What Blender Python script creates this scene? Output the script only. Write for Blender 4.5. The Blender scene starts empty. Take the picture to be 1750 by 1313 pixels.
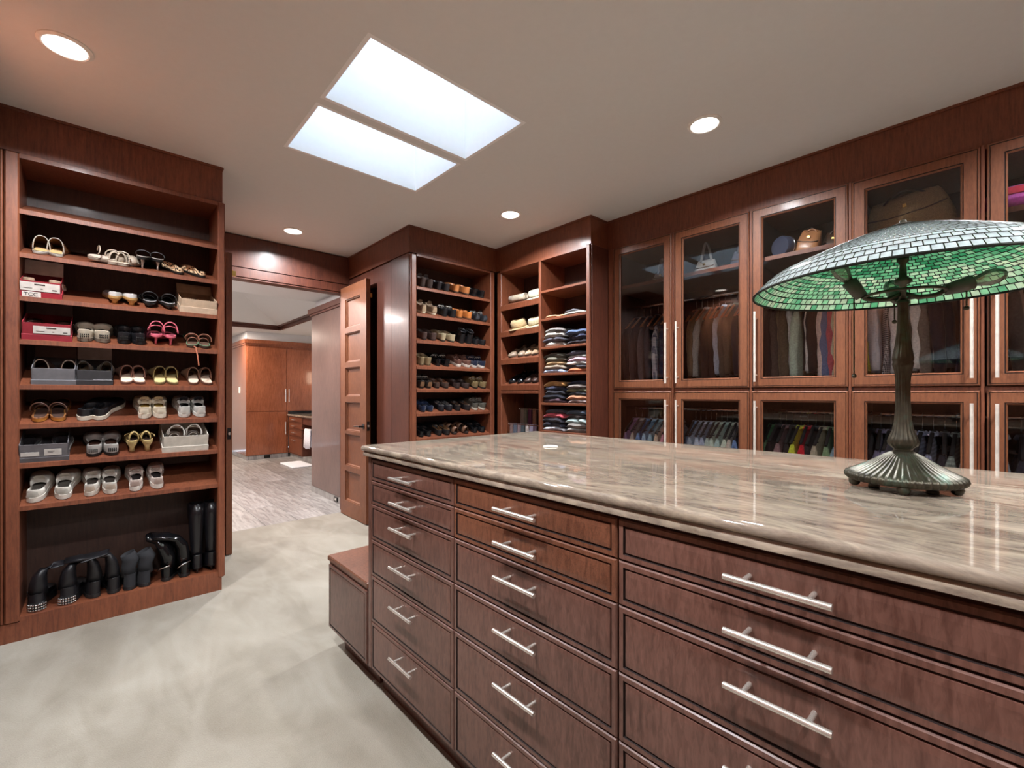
import bpy, bmesh, math, random
from mathutils import Vector, Matrix
R_ = random.Random(7)
C = bpy.context.scene.collection
sc = bpy.context.scene
PI = math.pi
# ------------------------------------------------------------------ camera
F_PX, CX, HZ, CAM_H, YAW = 765.0, 875.0, 672.0, 1.30, math.radians(42.66)
cam = bpy.data.cameras.new('camera'); cam_o = bpy.data.objects.new('camera', cam); C.objects.link(cam_o)
cam_o.location = (0, 0, CAM_H); cam_o.rotation_euler = (PI/2, 0, -YAW)
cam.sensor_width = 36; cam.lens = 36*F_PX/1750; cam.shift_y = (HZ-656.5)/1750; cam.clip_start = .02
sc.camera = cam_o
# ------------------------------------------------------------------ world, exposure
sc.view_settings.view_transform = 'Standard'; sc.view_settings.look = 'None'
sc.view_settings.exposure = 0.36; sc.view_settings.gamma = 1; sc.view_settings.use_curve_mapping = False
w = bpy.data.worlds.new('sky'); sc.world = w; w.use_nodes = True
SKY = 12.0
wb = w.node_tree.nodes['Background']; wb.inputs[0].default_value = (.66, .82, 1, 1); wb.inputs[1].default_value = SKY
CEIL = 2.793
def lamp(name, kind, loc, power, color, size=.14, sy=None, rot=(0,0,0), spread=None, spot=None):
    l = bpy.data.lights.new(name, kind); l.energy = power; l.color = color
    if kind == 'AREA':
        l.shape = 'RECTANGLE' if sy else 'DISK'; l.size = size
        if sy: l.size_y = sy
        if spread: l.spread = spread
    elif kind == 'SPOT':
        l.shadow_soft_size = size; l.spot_size = spot or 2.4; l.spot_blend = .8
    else: l.shadow_soft_size = size
    o = bpy.data.objects.new(name, l); C.objects.link(o); o.location = loc; o.rotation_euler = rot
    return o
CAN_W = 35
CANS = [(-.108,2.718),(1.309,4.39),(2.519,2.755),(2.468,1.102),(-.108,1.10),(2.468,-.55),(-.108,-.55),(1.2,-1.5)]
for x, y in CANS:
    lamp('can_lamp', 'AREA', (x, y, CEIL-.012), CAN_W, (.95, .975, 1), .13, spread=math.radians(152))
lamp('tray_glow_fill','AREA',(2.44,7.7,2.64),26,(1,.70,.66),.08,3.0,(PI,0,0))  # this and the next: unseen lamps added to give the tray its pink glow
lamp('tray_glow_fill','AREA',(1.0,9.22,2.64),26,(1,.72,.70),3.0,.08,(PI,0,0))
for x0, y0 in ((.838,1.785),(.838,2.39)):
    p = lamp('skylight_portal', 'AREA', (x0+.4375, y0+.26, CEIL+.92), 1, (1,1,1), .875, .52); p.data.cycles.is_portal = True
BATH = [(1.26,5.35),(1.7,7.6),(2.2,9.0)]
lamp('bath_lamp','AREA',(1.257,5.343,2.488),34,(1,.93,.88),.13)
lamp('bath_lamp','AREA',(.6,6.6,2.488),80,(1,.88,.85),.3)
lamp('bath_lamp','AREA',(1.5,9.6,2.488),60,(1,.84,.7),.2)

# ------------------------------------------------------------------ pixel ray helper (real places from the survey of the photograph)
Fv = (math.sin(YAW), math.cos(YAW)); Rv = (math.cos(YAW), -math.sin(YAW))
def onY(u, Y0):
    k = (u-CX)/F_PX; return Y0*(Fv[0]+Rv[0]*k)/(Fv[1]+Rv[1]*k)
def onX(u, X0):
    k = (u-CX)/F_PX; return X0*(Fv[1]+Rv[1]*k)/(Fv[0]+Rv[0]*k)
# ------------------------------------------------------------------ materials
def srgb(r, g=None, b=None):
    if g is None: r, g, b = int(r[0:2],16), int(r[2:4],16), int(r[4:6],16)
    f = lambda c: ((c/255+.055)/1.055)**2.4 if c > 10 else c/255/12.92
    return (f(r), f(g), f(b), 1)
MATS = {}
def mat_base(name, rough=.5, metal=0, spec=.5):
    m = bpy.data.materials.new(name); m.use_nodes = True; nt = m.node_tree
    b = nt.nodes['Principled BSDF']; b.inputs['Roughness'].default_value = rough; b.inputs['Metallic'].default_value = metal
    b.inputs['Specular IOR Level'].default_value = spec
    return m, nt, b
def noise(nt, scale=(1,1,1), s=5, det=3, rough=.5, dist=0):
    tc = nt.nodes.new('ShaderNodeTexCoord'); mp = nt.nodes.new('ShaderNodeMapping'); mp.inputs['Scale'].default_value = scale
    nt.links.new(tc.outputs['Object'], mp.inputs[0]); n = nt.nodes.new('ShaderNodeTexNoise'); nt.links.new(mp.outputs[0], n.inputs['Vector'])
    n.inputs['Scale'].default_value = s; n.inputs['Detail'].default_value = det; n.inputs['Roughness'].default_value = rough
    n.inputs['Distortion'].default_value = dist
    return n.outputs[0]
def ramp(nt, src, stops):
    r = nt.nodes.new('ShaderNodeValToRGB'); nt.links.new(src, r.inputs[0]); e = r.color_ramp.elements
    while len(e) > 1: e.remove(e[-1])
    e[0].position = stops[0][0]; e[0].color = stops[0][1]
    for p, c in stops[1:]:
        q = e.new(p); q.color = c
    return r.outputs[0]
def mixc(nt, f, a, b):
    m = nt.nodes.new('ShaderNodeMix'); m.data_type = 'RGBA'
    for i, v in ((0,f),(6,a),(7,b)):
        if hasattr(v, 'node'): nt.links.new(v, m.inputs[i])
        else: m.inputs[i].default_value = v
    return m.outputs[2]
def bump(nt, b, src, st=.2, d=.002):
    n = nt.nodes.new('ShaderNodeBump'); n.inputs['Strength'].default_value = st; n.inputs['Distance'].default_value = d
    nt.links.new(src, n.inputs['Height']); nt.links.new(n.outputs[0], b.inputs['Normal'])
def wood(name, dark, mid, light, rough=.3, grain=(14,14,1.2), coat=.25, pomm=.5, bs=.12, k=.78):
    srgb_ = lambda c: tuple(x*k for x in srgb(c)[:3])+(1,)
    m, nt, b = mat_base(name, rough); 
    g = noise(nt, grain, 6, 5, .6, .4); big = noise(nt, (1,1,.6), 2.2, 2, .5); fl = noise(nt, (60,60,16), 1.7, 3, .6, .6)
    c1 = ramp(nt, g, [(.3, tuple(x*.8 for x in srgb_(dark)[:3])+(1,)), (.52, srgb_(mid)), (.72, srgb_(light))])
    c2 = ramp(nt, fl, [(.35, tuple(x*.8 for x in srgb_(dark)[:3])+(1,)), (.6, srgb_(light))])
    c = mixc(nt, pomm*.5, c1, c2)
    c3 = mixc(nt, .35, c, ramp(nt, big, [(.3, tuple(x*.8 for x in srgb_(dark)[:3])+(1,)), (.7, srgb_(light))]))
    nt.links.new(c3, b.inputs['Base Color']); b.inputs['Coat Weight'].default_value = coat; b.inputs['Coat Roughness'].default_value = .12
    bump(nt, b, fl, bs, .001); return m
def plain(name, col, rough=.5, metal=0, spec=.5, bn=None, sheen=0, var=(.86,1.1)):
    m, nt, b = mat_base(name, rough, metal, spec); c = srgb(col)
    n = noise(nt, (1,1,1), bn or 30, 3)
    k = lambda f: tuple(min(1, x*f) for x in c[:3])+(1,)
    nt.links.new(ramp(nt, n, [(.3, k(var[0])), (.7, k(var[1]))]), b.inputs['Base Color'])
    if sheen: b.inputs['Sheen Weight'].default_value = sheen
    if bn: bump(nt, b, n, .25, .003)
    return m
M = MATS
M['wood'] = wood('cherry_wood', '57291a', '7c422b', '95583a', .46, coat=.06)
M['wood_door'] = wood('cherry_door_wood', '6c3820', '8a4e2f', '9f6340', .46, pomm=.8, coat=.05, k=.66)
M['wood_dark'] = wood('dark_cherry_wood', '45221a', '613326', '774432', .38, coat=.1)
M['wood_island'] = wood('mahogany_drawer_wood', '4e3028', '6e483d', '866054', .36, (9,9,1.0), pomm=1.1, coat=.2)
M['wood_pommele'] = wood('pommele_drawer_wood', '4a291d', '784935', '925f47', .34, (30,60,60), pomm=1.0, bs=.3, coat=.15)
M['wood_back'] = wood('cabinet_back_wood', '321d17', '442a21', '54382c', .5, coat=.05)
M['wood_bath'] = wood('bathroom_cherry_wood', '7c4128', '9a5738', 'ae6a49', .25, coat=.4, k=.9)
M['wood_purple'] = wood('walnut_panel_wood', '513832', '6b4e46', '80645a', .3, coat=.4, k=.85)
M['groove'] = plain('dark_groove_glaze', '1c0d0a', .6)
M['ceiling'] = plain('ceiling_paint', 'dcdcda', .8, spec=.2, var=(.99,1.01))
M['shaft'] = plain('skylight_shaft_paint', 'f0f0f0', .7, var=(.99,1.01))
M['white'] = plain('white_trim', 'f0eee8', .5)
M['bath_wall'] = plain('bathroom_wall_paint', 'd8d8da', .7, var=(.99,1.01))
M['black'] = plain('black_fitting', '121212', .3)
M['steel'] = plain('brushed_steel', 'e8e3da', .24, .78)
M['satin'] = plain('satin_nickel', 'f2eadf', .38, .55)
M['brass'] = plain('brass', 'c9a45c', .3, 1)
M['chrome'] = plain('chrome', 'dcdcdc', .12, 1)
def m_emit(name, col, s):
    m, nt, b = mat_base(name); b.inputs['Emission Color'].default_value = col; b.inputs['Emission Strength'].default_value = s
    b.inputs['Base Color'].default_value = col; return m
M['glow'] = m_emit('lit_lens', (1,.95,.88,1), 6)
# carpet
m, nt, b = mat_base('carpet', .95, spec=.1)
n1 = noise(nt, (1,1,1), 1.6, 4, .55, 1.2); n2 = noise(nt, (1,1,1), 220, 2); n3 = noise(nt, (1,.35,1), 5, 3, .5, 1.5)
c = ramp(nt, n1, [(.3, srgb('6f675c')), (.5, srgb('7e776b')), (.7, srgb('8d877c'))])
c = mixc(nt, .3, c, ramp(nt, n3, [(.35, srgb('6f6759')), (.65, srgb('9b958a'))]))
c = mixc(nt, .12, c, ramp(nt, n2, [(.3, srgb('7c7467')), (.7, srgb('b5aea2'))]))
nt.links.new(c, b.inputs['Base Color']); bump(nt, b, n2, .5, .004); b.inputs['Sheen Weight'].default_value = .2; M['carpet'] = m
# marble
m, nt, b = mat_base('marble', .045, spec=.38)
v1 = noise(nt, (3.2,.9,3), 2.4, 8, .62, 1.6); v2 = noise(nt, (2.2,.7,2), 5.5, 6, .7, 2.2); v3 = noise(nt, (1,.8,1), .9, 3)
c1 = ramp(nt, v1, [(.30, srgb('594a3f')), (.42, srgb('72665c')), (.5, srgb('968977')), (.56, srgb('796d62')), (.66, srgb('a99b8a')), (.8, srgb('857a70'))])
c2 = ramp(nt, v2, [(.36, srgb('56463b')), (.46, srgb('7b6f64')), (.62, srgb('ad9f8d'))])
c = mixc(nt, ramp(nt, v3, [(.35, (.15,.15,.15,1)), (.65, (.7,.7,.7,1))]), c1, c2)
nt.links.new(c, b.inputs['Base Color']); M['marble'] = m
# tiles
for i, (a, bb) in enumerate((('6d6967','a29f9c'),('676361','97938f'),('767270','aba7a4'),('6b6765','9c9894'))):
    m, nt, b = mat_base('wood_look_tile', .3); n = noise(nt, (9,1.0,1), 3.5, 6, .65, .8)
    nt.links.new(ramp(nt, n, [(.34, srgb(a)), (.62, srgb(bb))]), b.inputs['Base Color']); M['tile%d' % i] = m
M['grout'] = plain('grout', '8f8882', .8)
# glass
def glass(name, tint=(1,1,1,1), ior=1.5):
    m = bpy.data.materials.new(name); m.use_nodes = True; nt = m.node_tree; nt.nodes.clear()
    o = nt.nodes.new('ShaderNodeOutputMaterial'); mx = nt.nodes.new('ShaderNodeMixShader'); t = nt.nodes.new('ShaderNodeBsdfTransparent')
    g = nt.nodes.new('ShaderNodeBsdfGlossy'); f = nt.nodes.new('ShaderNodeFresnel'); f.inputs[0].default_value = ior
    t.inputs[0].default_value = tint; g.inputs['Roughness'].default_value = .0
    nt.links.new(f.outputs[0], mx.inputs[0]); nt.links.new(t.outputs[0], mx.inputs[1]); nt.links.new(g.outputs[0], mx.inputs[2]); nt.links.new(mx.outputs[0], o.inputs[0])
    return m
M['glass'] = glass('door_glass', (.98,.985,.985,1), 1.5)
M['bulb'] = glass('bulb_glass', (.8,.82,.74,1), 1.9)
_nt = M['bulb'].node_tree; _mx = [n for n in _nt.nodes if n.type == 'MIX_SHADER'][0]; _d = _nt.nodes.new('ShaderNodeBsdfDiffuse'); _d.inputs[0].default_value = (.55,.58,.48,1)
_m2 = _nt.nodes.new('ShaderNodeMixShader'); _m2.inputs[0].default_value = .15; _nt.links.new(_mx.outputs[0], _m2.inputs[1]); _nt.links.new(_d.outputs[0], _m2.inputs[2])
_nt.links.new(_m2.outputs[0], [n for n in _nt.nodes if n.type == 'OUTPUT_MATERIAL'][0].inputs[0])
# lamp bronze
m, nt, b = mat_base('patina_bronze', .38, .7); n = noise(nt, (1,1,1), 22, 4, .6)
nt.links.new(ramp(nt, n, [(.3, srgb('322f27')), (.55, srgb('4a4539')), (.72, srgb('485a4f'))]), b.inputs['Base Color']); M['bronze'] = m
M['lead'] = plain('lead_came', '20241f', .4, .6)
def art_glass(col):
    m = bpy.data.materials.new('stained_glass'); m.use_nodes = True; nt = m.node_tree; b = nt.nodes['Principled BSDF']
    n = noise(nt, (1,1,1), 60, 3); c = srgb(col); k = lambda f: tuple(min(1, x*f) for x in c[:3])+(1,)
    col_ = ramp(nt, n, [(.3, k(.8)), (.7, k(1.15))]); nt.links.new(col_, b.inputs['Base Color'])
    b.inputs['Roughness'].default_value = .12; tr = nt.nodes.new('ShaderNodeBsdfTranslucent'); nt.links.new(col_, tr.inputs[0])
    mx = nt.nodes.new('ShaderNodeMixShader'); mx.inputs[0].default_value = .62
    nt.links.new(b.outputs[0], mx.inputs[1]); nt.links.new(tr.outputs[0], mx.inputs[2]); nt.links.new(mx.outputs[0], nt.nodes['Material Output'].inputs[0]); return m
M['art_top'] = None
for i, c in enumerate(('3fa56c','74c890','a4e0ac','cdeec2','2a8458','e2f2cc')): M['art%d' % i] = art_glass(c)
M['art_top'] = art_glass('dbe6ee')  # skylight's pale blue reflection put into the colour of the outer tile faces
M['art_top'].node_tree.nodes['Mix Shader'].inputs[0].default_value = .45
def leather(col, rough=.4):
    k = ('l', col, rough)
    if k not in M: M[k] = plain('leather_'+col, col, rough)
    return M[k]
def cloth(col, kind=''):
    k = ('c', col, kind)
    if k in M: return M[k]
    m, nt, b = mat_base('fabric_'+col, .9, spec=.15); c = srgb(col); kk = lambda f: tuple(min(1, x*f) for x in c[:3])+(1,)
    n = noise(nt, (1,1,1), 90, 2)
    out = ramp(nt, n, [(.3, kk(.8)), (.7, kk(1.15))])
    if kind in ('plaid', 'stripe', 'check'):
        tc = nt.nodes.new('ShaderNodeTexCoord')
        for ax in ((0,2) if kind != 'stripe' else (0,)):
            wv = nt.nodes.new('ShaderNodeTexWave'); wv.bands_direction = 'XYZ'[ax]; wv.inputs['Scale'].default_value = 26 if kind == 'check' else 14
            nt.links.new(tc.outputs['Object'], wv.inputs[0])
            f = ramp(nt, wv.outputs[1], [(.45, (0,0,0,1)), (.6, (.5,.5,.5,1))])
            out = mixc(nt, f, out, kk(.25) if kind != 'check' else srgb('e8e8ee'))
    if kind == 'weave':
        vz = nt.nodes.new('ShaderNodeTexVoronoi'); vz.inputs['Scale'].default_value = 90; out = mixc(nt, .5, out, ramp(nt, vz.outputs[0], [(.1, kk(1.6)), (.5, kk(.45))]))
    nt.links.new(out, b.inputs['Base Color']); b.inputs['Sheen Weight'].default_value = .15; bump(nt, b, n, .2, .002)
    M[k] = m; return m
# ------------------------------------------------------------------ mesh helpers
class MB:
    def __init__(s): s.v = []; s.f = []; s.m = []
    def add(s, vs, fs, mi=0):
        o = len(s.v); s.v += [tuple(p) for p in vs]; s.f += [tuple(i+o for i in f) for f in fs]; s.m += [mi]*len(fs); return s
    def box(s, x0, x1, y0, y1, z0, z1, mi=0):
        return s.add([(x0,y0,z0),(x1,y0,z0),(x1,y1,z0),(x0,y1,z0),(x0,y0,z1),(x1,y0,z1),(x1,y1,z1),(x0,y1,z1)],
                     [(0,3,2,1),(4,5,6,7),(0,1,5,4),(1,2,6,5),(2,3,7,6),(3,0,4,7)], mi)
    def rbox(s, x0, x1, y0, y1, z0, z1, r=.004, mi=0):      # chamfered box
        X = (x0, x1); Y = (y0, y1); Zz = (z0, z1); r = min(r, (x1-x0)/2.01, (y1-y0)/2.01, (z1-z0)/2.01)
        rings = []
        for z, i in ((z0, r), (z0+r, 0), (z1-r, 0), (z1, r)):
            a, b_, c, d = x0+i, x1-i, y0+i, y1-i; q = r
            rings.append([(a+q,c,z),(b_-q,c,z),(b_,c+q,z),(b_,d-q,z),(b_-q,d,z),(a+q,d,z),(a,d-q,z),(a,c+q,z)])
        return s.loft(rings, True, True, True, mi)
    def loft(s, rings, closed=True, cap0=False, cap1=False, mi=0):
        n = len(rings[0]); vs = [p for r in rings for p in r]; fs = []
        for i in range(len(rings)-1):
            for j in range(n if closed else n-1):
                k = (j+1) % n; fs.append((i*n+j, i*n+k, (i+1)*n+k, (i+1)*n+j))
        if cap0: fs.append(tuple(range(n-1, -1, -1)))
        if cap1: fs.append(tuple((len(rings)-1)*n+j for j in range(n)))
        return s.add(vs, fs, mi)
    def tube(s, pts, r, n=8, caps=True, mi=0, flat=1.0):
        pts = [Vector(p) for p in pts]; rings = []; up = None
        for i, p in enumerate(pts):
            t = (pts[min(i+1, len(pts)-1)]-pts[max(i-1, 0)]).normalized()
            if up is None: up = Vector((0,0,1)) if abs(t.z) < .9 else Vector((1,0,0))
            a = t.cross(up); a = a.normalized() if a.length > 1e-4 else t.orthogonal().normalized()
            b_ = a.cross(t).normalized(); up = b_
            rr = r[i] if isinstance(r, (list, tuple)) else r
            rings.append([p+a*math.cos(2*PI*k/n)*rr+b_*math.sin(2*PI*k/n)*rr*flat for k in range(n)])
        return s.loft(rings, True, caps, caps, mi)
    def lathe(s, prof, n=24, cx=0, cy=0, mi=0, lobes=None, cap=True):
        rings = []
        for i, (r, z) in enumerate(prof):
            ring = []
            for k in range(n):
                a = 2*PI*k/n; q = r
                if lobes: q = r*(1+lobes[1][i]*abs(math.cos(a*lobes[0]/2)))
                ring.append((cx+q*math.cos(a), cy+q*math.sin(a), z))
            rings.append(ring)
        return s.loft(rings, True, cap, cap, mi)
    def ball(s, c, r, n=10, mi=0, sz=1):
        pr = [(max(r*math.sin(PI*i/6), 1e-4), c[2]-r*sz*math.cos(PI*i/6)) for i in range(7)]
        return s.lathe(pr, n, c[0], c[1], mi)
def mesh_of(name, mb, mats, smooth=False, off=(0,0,0)):
    me = bpy.data.meshes.new(name)
    me.from_pydata([(p[0]-off[0], p[1]-off[1], p[2]-off[2]) for p in mb.v], [], mb.f)
    for m in (mats if isinstance(mats, (list, tuple)) else [mats]): me.materials.append(m)
    if any(mb.m): me.polygons.foreach_set('material_index', mb.m)
    bm = bmesh.new(); bm.from_mesh(me); bmesh.ops.recalc_face_normals(bm, faces=bm.faces); bm.to_mesh(me); bm.free()
    if smooth:
        me.polygons.foreach_set('use_smooth', [True]*len(me.polygons))
        if smooth != 'all': me.set_sharp_from_angle(angle=math.radians(42))
    me.update(); return me
def wloc(o):
    v = Vector((0,0,0))
    while o: v += o.location; o = o.parent
    return v
def ob(name, mb, mat, parent=None, smooth=False, world=True, loc=None):
    off = wloc(parent) if (parent and world) else (0,0,0)
    o = bpy.data.objects.new(name, mesh_of(name, mb, mat, smooth, off)); C.objects.link(o)
    if parent: o.parent = parent
    if loc: o.location = loc
    return o
def props(o, label=None, cat=None, group=None, kind=None):
    if label: o['label'] = label
    if cat: o['category'] = cat
    if group: o['group'] = group
    if kind: o['kind'] = kind
    return o
def thing(name, label, cat, loc=(0,0,0), group=None, rot=(0,0,0)):
    o = bpy.data.objects.new(name, None); o.empty_display_size = .05; C.objects.link(o); o.location = loc; o.rotation_euler = rot
    return props(o, label, cat, group)
def struct(name, mb, mat, label=None, smooth=False, parent=None):
    o = ob(name, mb, mat, parent, smooth); 
    if not parent: o['kind'] = 'structure'
    if label: o['label'] = label
    return o
def dup(o, parent=None):
    c = o.copy(); C.objects.link(c)
    if parent: c.parent = parent
    for ch in o.children: dup(ch, c)
    return c
def remat(o, m, names=None):
    for q in [o]+list(o.children):
        if q.type == 'MESH' and (names is None or q.name.split('.')[0] in names):
            for sl in q.material_slots[:1]: sl.link = 'OBJECT'; sl.material = m
# ring panel: nested rectangles at given (inset, height, material) on a plane
def ringpanel(mp, a0, a1, b0, b1, rings, hole=False):
    mb = MB(); pr = None
    for i, (ins, d, mi) in enumerate(rings):
        r = [mp(a0+ins, b0+ins, d), mp(a1-ins, b0+ins, d), mp(a1-ins, b1-ins, d), mp(a0+ins, b1-ins, d)]
        if pr: mb.loft([pr, r], True, mi=mi)
        else: 
            if not hole: mb.add(r, [(0,1,2,3)])
        pr = r
    if not hole: mb.add(pr, [(0,1,2,3)])
    return mb
faceX = lambda X0: (lambda a, b, d: (X0-d, a, b))          # plane facing -X
faceXp = lambda X0: (lambda a, b, d: (X0+d, a, b))         # plane facing +X
faceY = lambda Y0: (lambda a, b, d: (a, Y0-d, b))          # plane facing -Y
DRAWER = [(0,0,0),(0,.014,0),(.003,.018,0),(.013,.018,0),(.014,.013,1),(.0175,.013,1),(.0185,.0165,0),(.03,.0175,0)]
DOORP = [(0,0,0),(0,.016,0),(.004,.02,0),(.006,.02,0),(.007,.017,1),(.009,.017,1),(.010,.02,0),(.03,.02,0)]
ORD = ['first','second','third','fourth','fifth','sixth','seventh','eighth','ninth','tenth','eleventh','twelfth','thirteenth','fourteenth','fifteenth','sixteenth']
# ================================================================== SETTING
XL, XR, YF, YD = -.95, 3.86, -2.3, 4.86
struct('floor', MB().box(XL-.1, XR+.1, YF-.1, YD, -.08, 0), M['carpet'], 'short beige carpet of the dressing room')
# ceiling with two skylight openings
SKX = (.838, 1.713); SKY_ = ((1.785, 2.30), (2.39, 2.91))
cb = MB(); T = .06
HX = (SKX[0]-.02, SKX[1]+.02); HY = tuple((a-.02, b_+.02) for a, b_ in SKY_)
cb.box(XL-.1, HX[0], YF-.1, YD+.1, CEIL, CEIL+T); cb.box(HX[1], XR+.1, YF-.1, YD+.1, CEIL, CEIL+T)
for y0, y1 in ((YF-.1, HY[0][0]), (HY[0][1], HY[1][0]), (HY[1][1], YD+.1)): cb.box(HX[0], HX[1], y0, y1, CEIL, CEIL+T)
struct('ceiling', cb, M['ceiling'], 'warm grey painted ceiling')
H = .95
for i, (y0, y1) in enumerate(SKY_):
    sh = MB(); t = .02; z0, z1 = CEIL+.001, CEIL+H
    sh.box(SKX[0]-t, SKX[0], y0-t, y1+t, CEIL, z1); sh.box(SKX[1], SKX[1]+t, y0-t, y1+t, CEIL, z1)
    sh.box(SKX[0], SKX[1], y0-t, y0, CEIL, z1); sh.box(SKX[0], SKX[1], y1, y1+t, CEIL, z1)
    s = struct('window_%d' % (i+1), sh, M['shaft'], ('nearer', 'farther')[i]+' skylight shaft in the ceiling')
    fr = MB(); fr.box(SKX[0], SKX[1], y0, y0+.03, z1-.05, z1); fr.box(SKX[0], SKX[1], y1-.03, y1, z1-.05, z1)
    fr.box(SKX[0], SKX[0]+.03, y0, y1, z1-.05, z1); fr.box(SKX[1]-.03, SKX[1], y0, y1, z1-.05, z1)
    ob('window_frame', fr, M['white'], s); ob('pane', MB().box(SKX[0], SKX[1], y0, y1, z1, z1+.006), M['glass'], s)
W = M['wood']; WD = M['wood_dark']
struct('wall_left', MB().box(XL-.1, XL, YF-.1, 3.9, 0, CEIL), W)
struct('wall_right', MB().box(XR, XR+.1, YF-.1, YD+.1, 0, CEIL), M['wood_back'])
struct('wall_front', MB().box(XL-.1, XR+.1, YF-.1, YF, 0, CEIL), W)
# block behind the left shoe cabinet
struct('wall_left', MB().box(XL-.1, .60, 3.84, YD+.1, 0, CEIL), W, 'wooden wall beside the double door')
wb_ = MB(); wb_.box(.60, .80, YD, YD+.1, 0, CEIL); wb_.box(1.975, 3.9, YD, YD+.1, 0, CEIL); wb_.box(.80, 1.975, YD, YD+.1, 2.402, CEIL)
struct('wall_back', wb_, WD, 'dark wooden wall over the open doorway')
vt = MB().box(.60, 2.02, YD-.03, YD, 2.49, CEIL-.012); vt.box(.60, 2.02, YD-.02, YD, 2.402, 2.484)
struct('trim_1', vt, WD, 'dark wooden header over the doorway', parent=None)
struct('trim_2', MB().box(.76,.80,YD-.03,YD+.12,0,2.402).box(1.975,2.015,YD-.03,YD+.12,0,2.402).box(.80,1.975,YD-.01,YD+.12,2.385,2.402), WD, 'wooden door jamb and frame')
# side wall of the shoe tower with a dark tall opening
sw = MB(); sw.box(2.02, 2.06, 3.87, 4.168, 0, 2.54); sw.box(2.02, 2.06, 4.168, 4.39, 2.364, 2.54); sw.box(2.02, 2.06, 4.39, YD, 0, 2.54)
sw.box(2.06, 2.7, 3.87, 3.90, 0, 2.54); sw.box(2.7, 2.74, 3.87, YD, 0, 2.54)
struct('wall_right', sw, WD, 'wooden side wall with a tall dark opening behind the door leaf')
def crown(mb, x0, x1, y0, y1): mb.box(x0, x1, y0, y1, CEIL-.014, CEIL)
# valances above the cabinets
va = MB(); va.box(-.39, .60, 3.485, 3.84, 2.564, CEIL-.014); crown(va, -.40, .606, 3.476, 3.84)
struct('trim_3', va, M['wood'], 'wooden valance over the left shoe cabinet')
va = MB(); va.box(2.02, 3.4, 3.535, YD, 2.556, CEIL-.014); crown(va, 2.012, 3.4, 3.527, YD)
struct('trim_4', va, M['wood'], 'wooden valance over the shoe tower')
va = MB(); va.box(3.03, 3.4, 2.312, 3.535, 2.556, CEIL-.014); crown(va, 3.022, 3.4, 2.304, 3.535)
struct('trim_5', va, M['wood'], 'wooden valance over the sweater shelves')
va = MB(); va.box(3.262, XR, YF, 2.312, 2.545, CEIL-.014); crown(va, 3.253, XR, YF, 2.312)
struct('trim_6', va, M['wood'], 'wooden valance over the glass doors')
# ------------------------------------------------------------------ tall cabinet on the near left
t = thing('tall_cabinet', 'tall plain wooden cabinet at the near left, beside the shoe cabinet', 'cabinet', (-.66, .6, 0))
ob('body', MB().box(-.94, -.40, -2.2, 3.47, .11, CEIL-.02), W, t)
ob('base', MB().box(-.94, -.385, -2.2, 3.47, 0, .105), WD, t)
ob('valance', MB().box(-.94, -.39, -2.2, 3.47, 2.564, CEIL-.022), W, t)
for k in range(7):
    y0 = 3.40-.76*(k+1); ob('door', ringpanel(faceXp(-.40), y0+.003, y0+.757, .12, 2.556, DRAWER), [M['wood_door'], M['groove']], t)
    ob('stile', MB().box(-.40,-.385,3.405,3.465,.11,2.556), W, t) if k == 0 else None
# ------------------------------------------------------------------ shelving units
def slant_shelf(x0, x1, yf, yb, z, sl, th=.024):
    dz = (yb-yf)*sl
    return MB().add([(x0,yf,z-th),(x1,yf,z-th),(x1,yb,z+dz-th),(x0,yb,z+dz-th),(x0,yf,z),(x1,yf,z),(x1,yb,z+dz),(x0,yb,z+dz)],
                    [(0,3,2,1),(4,5,6,7),(0,1,5,4),(1,2,6,5),(2,3,7,6),(3,0,4,7)])
LY = 3.477; LX0, LX1 = -.309, .572; SL = .36
t = thing('shoe_cabinet', 'tall open wooden cabinet of slanted shoe shelves left of the doorway', 'cabinet', (.13, 3.66, 0))
ob('side_panel', MB().rbox(-.362, LX0, LY-.006, 3.83, .10, 2.56, .006), W, t)
ob('side_panel', MB().rbox(LX1, .612, LY-.006, 3.83, .085, 2.56, .006), W, t)
ob('back_panel', MB().box(LX0, LX1, 3.80, 3.83, .10, 2.56), M['wood_back'], t)
ob('top_panel', MB().box(LX0, LX1, LY, 3.80, 2.535, 2.56), W, t)
ob('stile', MB().rbox(-.378, -.366, LY, 3.5, .10, 2.56, .004), W, t)
ob('base', MB().box(-.378, .594, LY, 3.83, 0, .098).box(LX0, LX1, LY, 3.80, .098, .122), W, t)
LZ = [2.268, 2.039, 1.81, 1.581, 1.342, 1.135, .927, .703]
for z in LZ: ob('shelf', slant_shelf(LX0, LX1, LY, 3.80, z, SL), W, t)
# shoe tower
TY = 3.525; TX0, TX1 = 2.087, 2.946
t = thing('shoe_tower', 'tall open wooden tower of slanted shoe shelves right of the doorway', 'cabinet', (2.53, 3.7, 0))
ob('side_panel', MB().rbox(2.02, 2.045, TY+.02, 3.87, .0, 2.55, .003), WD, t)
ob('stile', MB().rbox(2.028, TX0, TY-.006, 3.87, .1, 2.545, .01), W, t)
ob('stile', MB().rbox(TX1, 3.0, TY-.006, 3.87, .1, 2.545, .006), W, t)
ob('back_panel', MB().box(TX0, TX1, 3.84, 3.87, .10, 2.545), M['wood_back'], t)
ob('top_panel', MB().box(TX0, TX1, TY, 3.84, 2.53, 2.55), W, t)
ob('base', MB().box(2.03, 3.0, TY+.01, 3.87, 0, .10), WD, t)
TZ = [2.257, 2.014, 1.774, 1.54, 1.33, 1.114, .885, .65, .41]
for z in TZ: ob('shelf', slant_shelf(TX0, TX1, TY, 3.84, z, SL), W, t)
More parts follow.
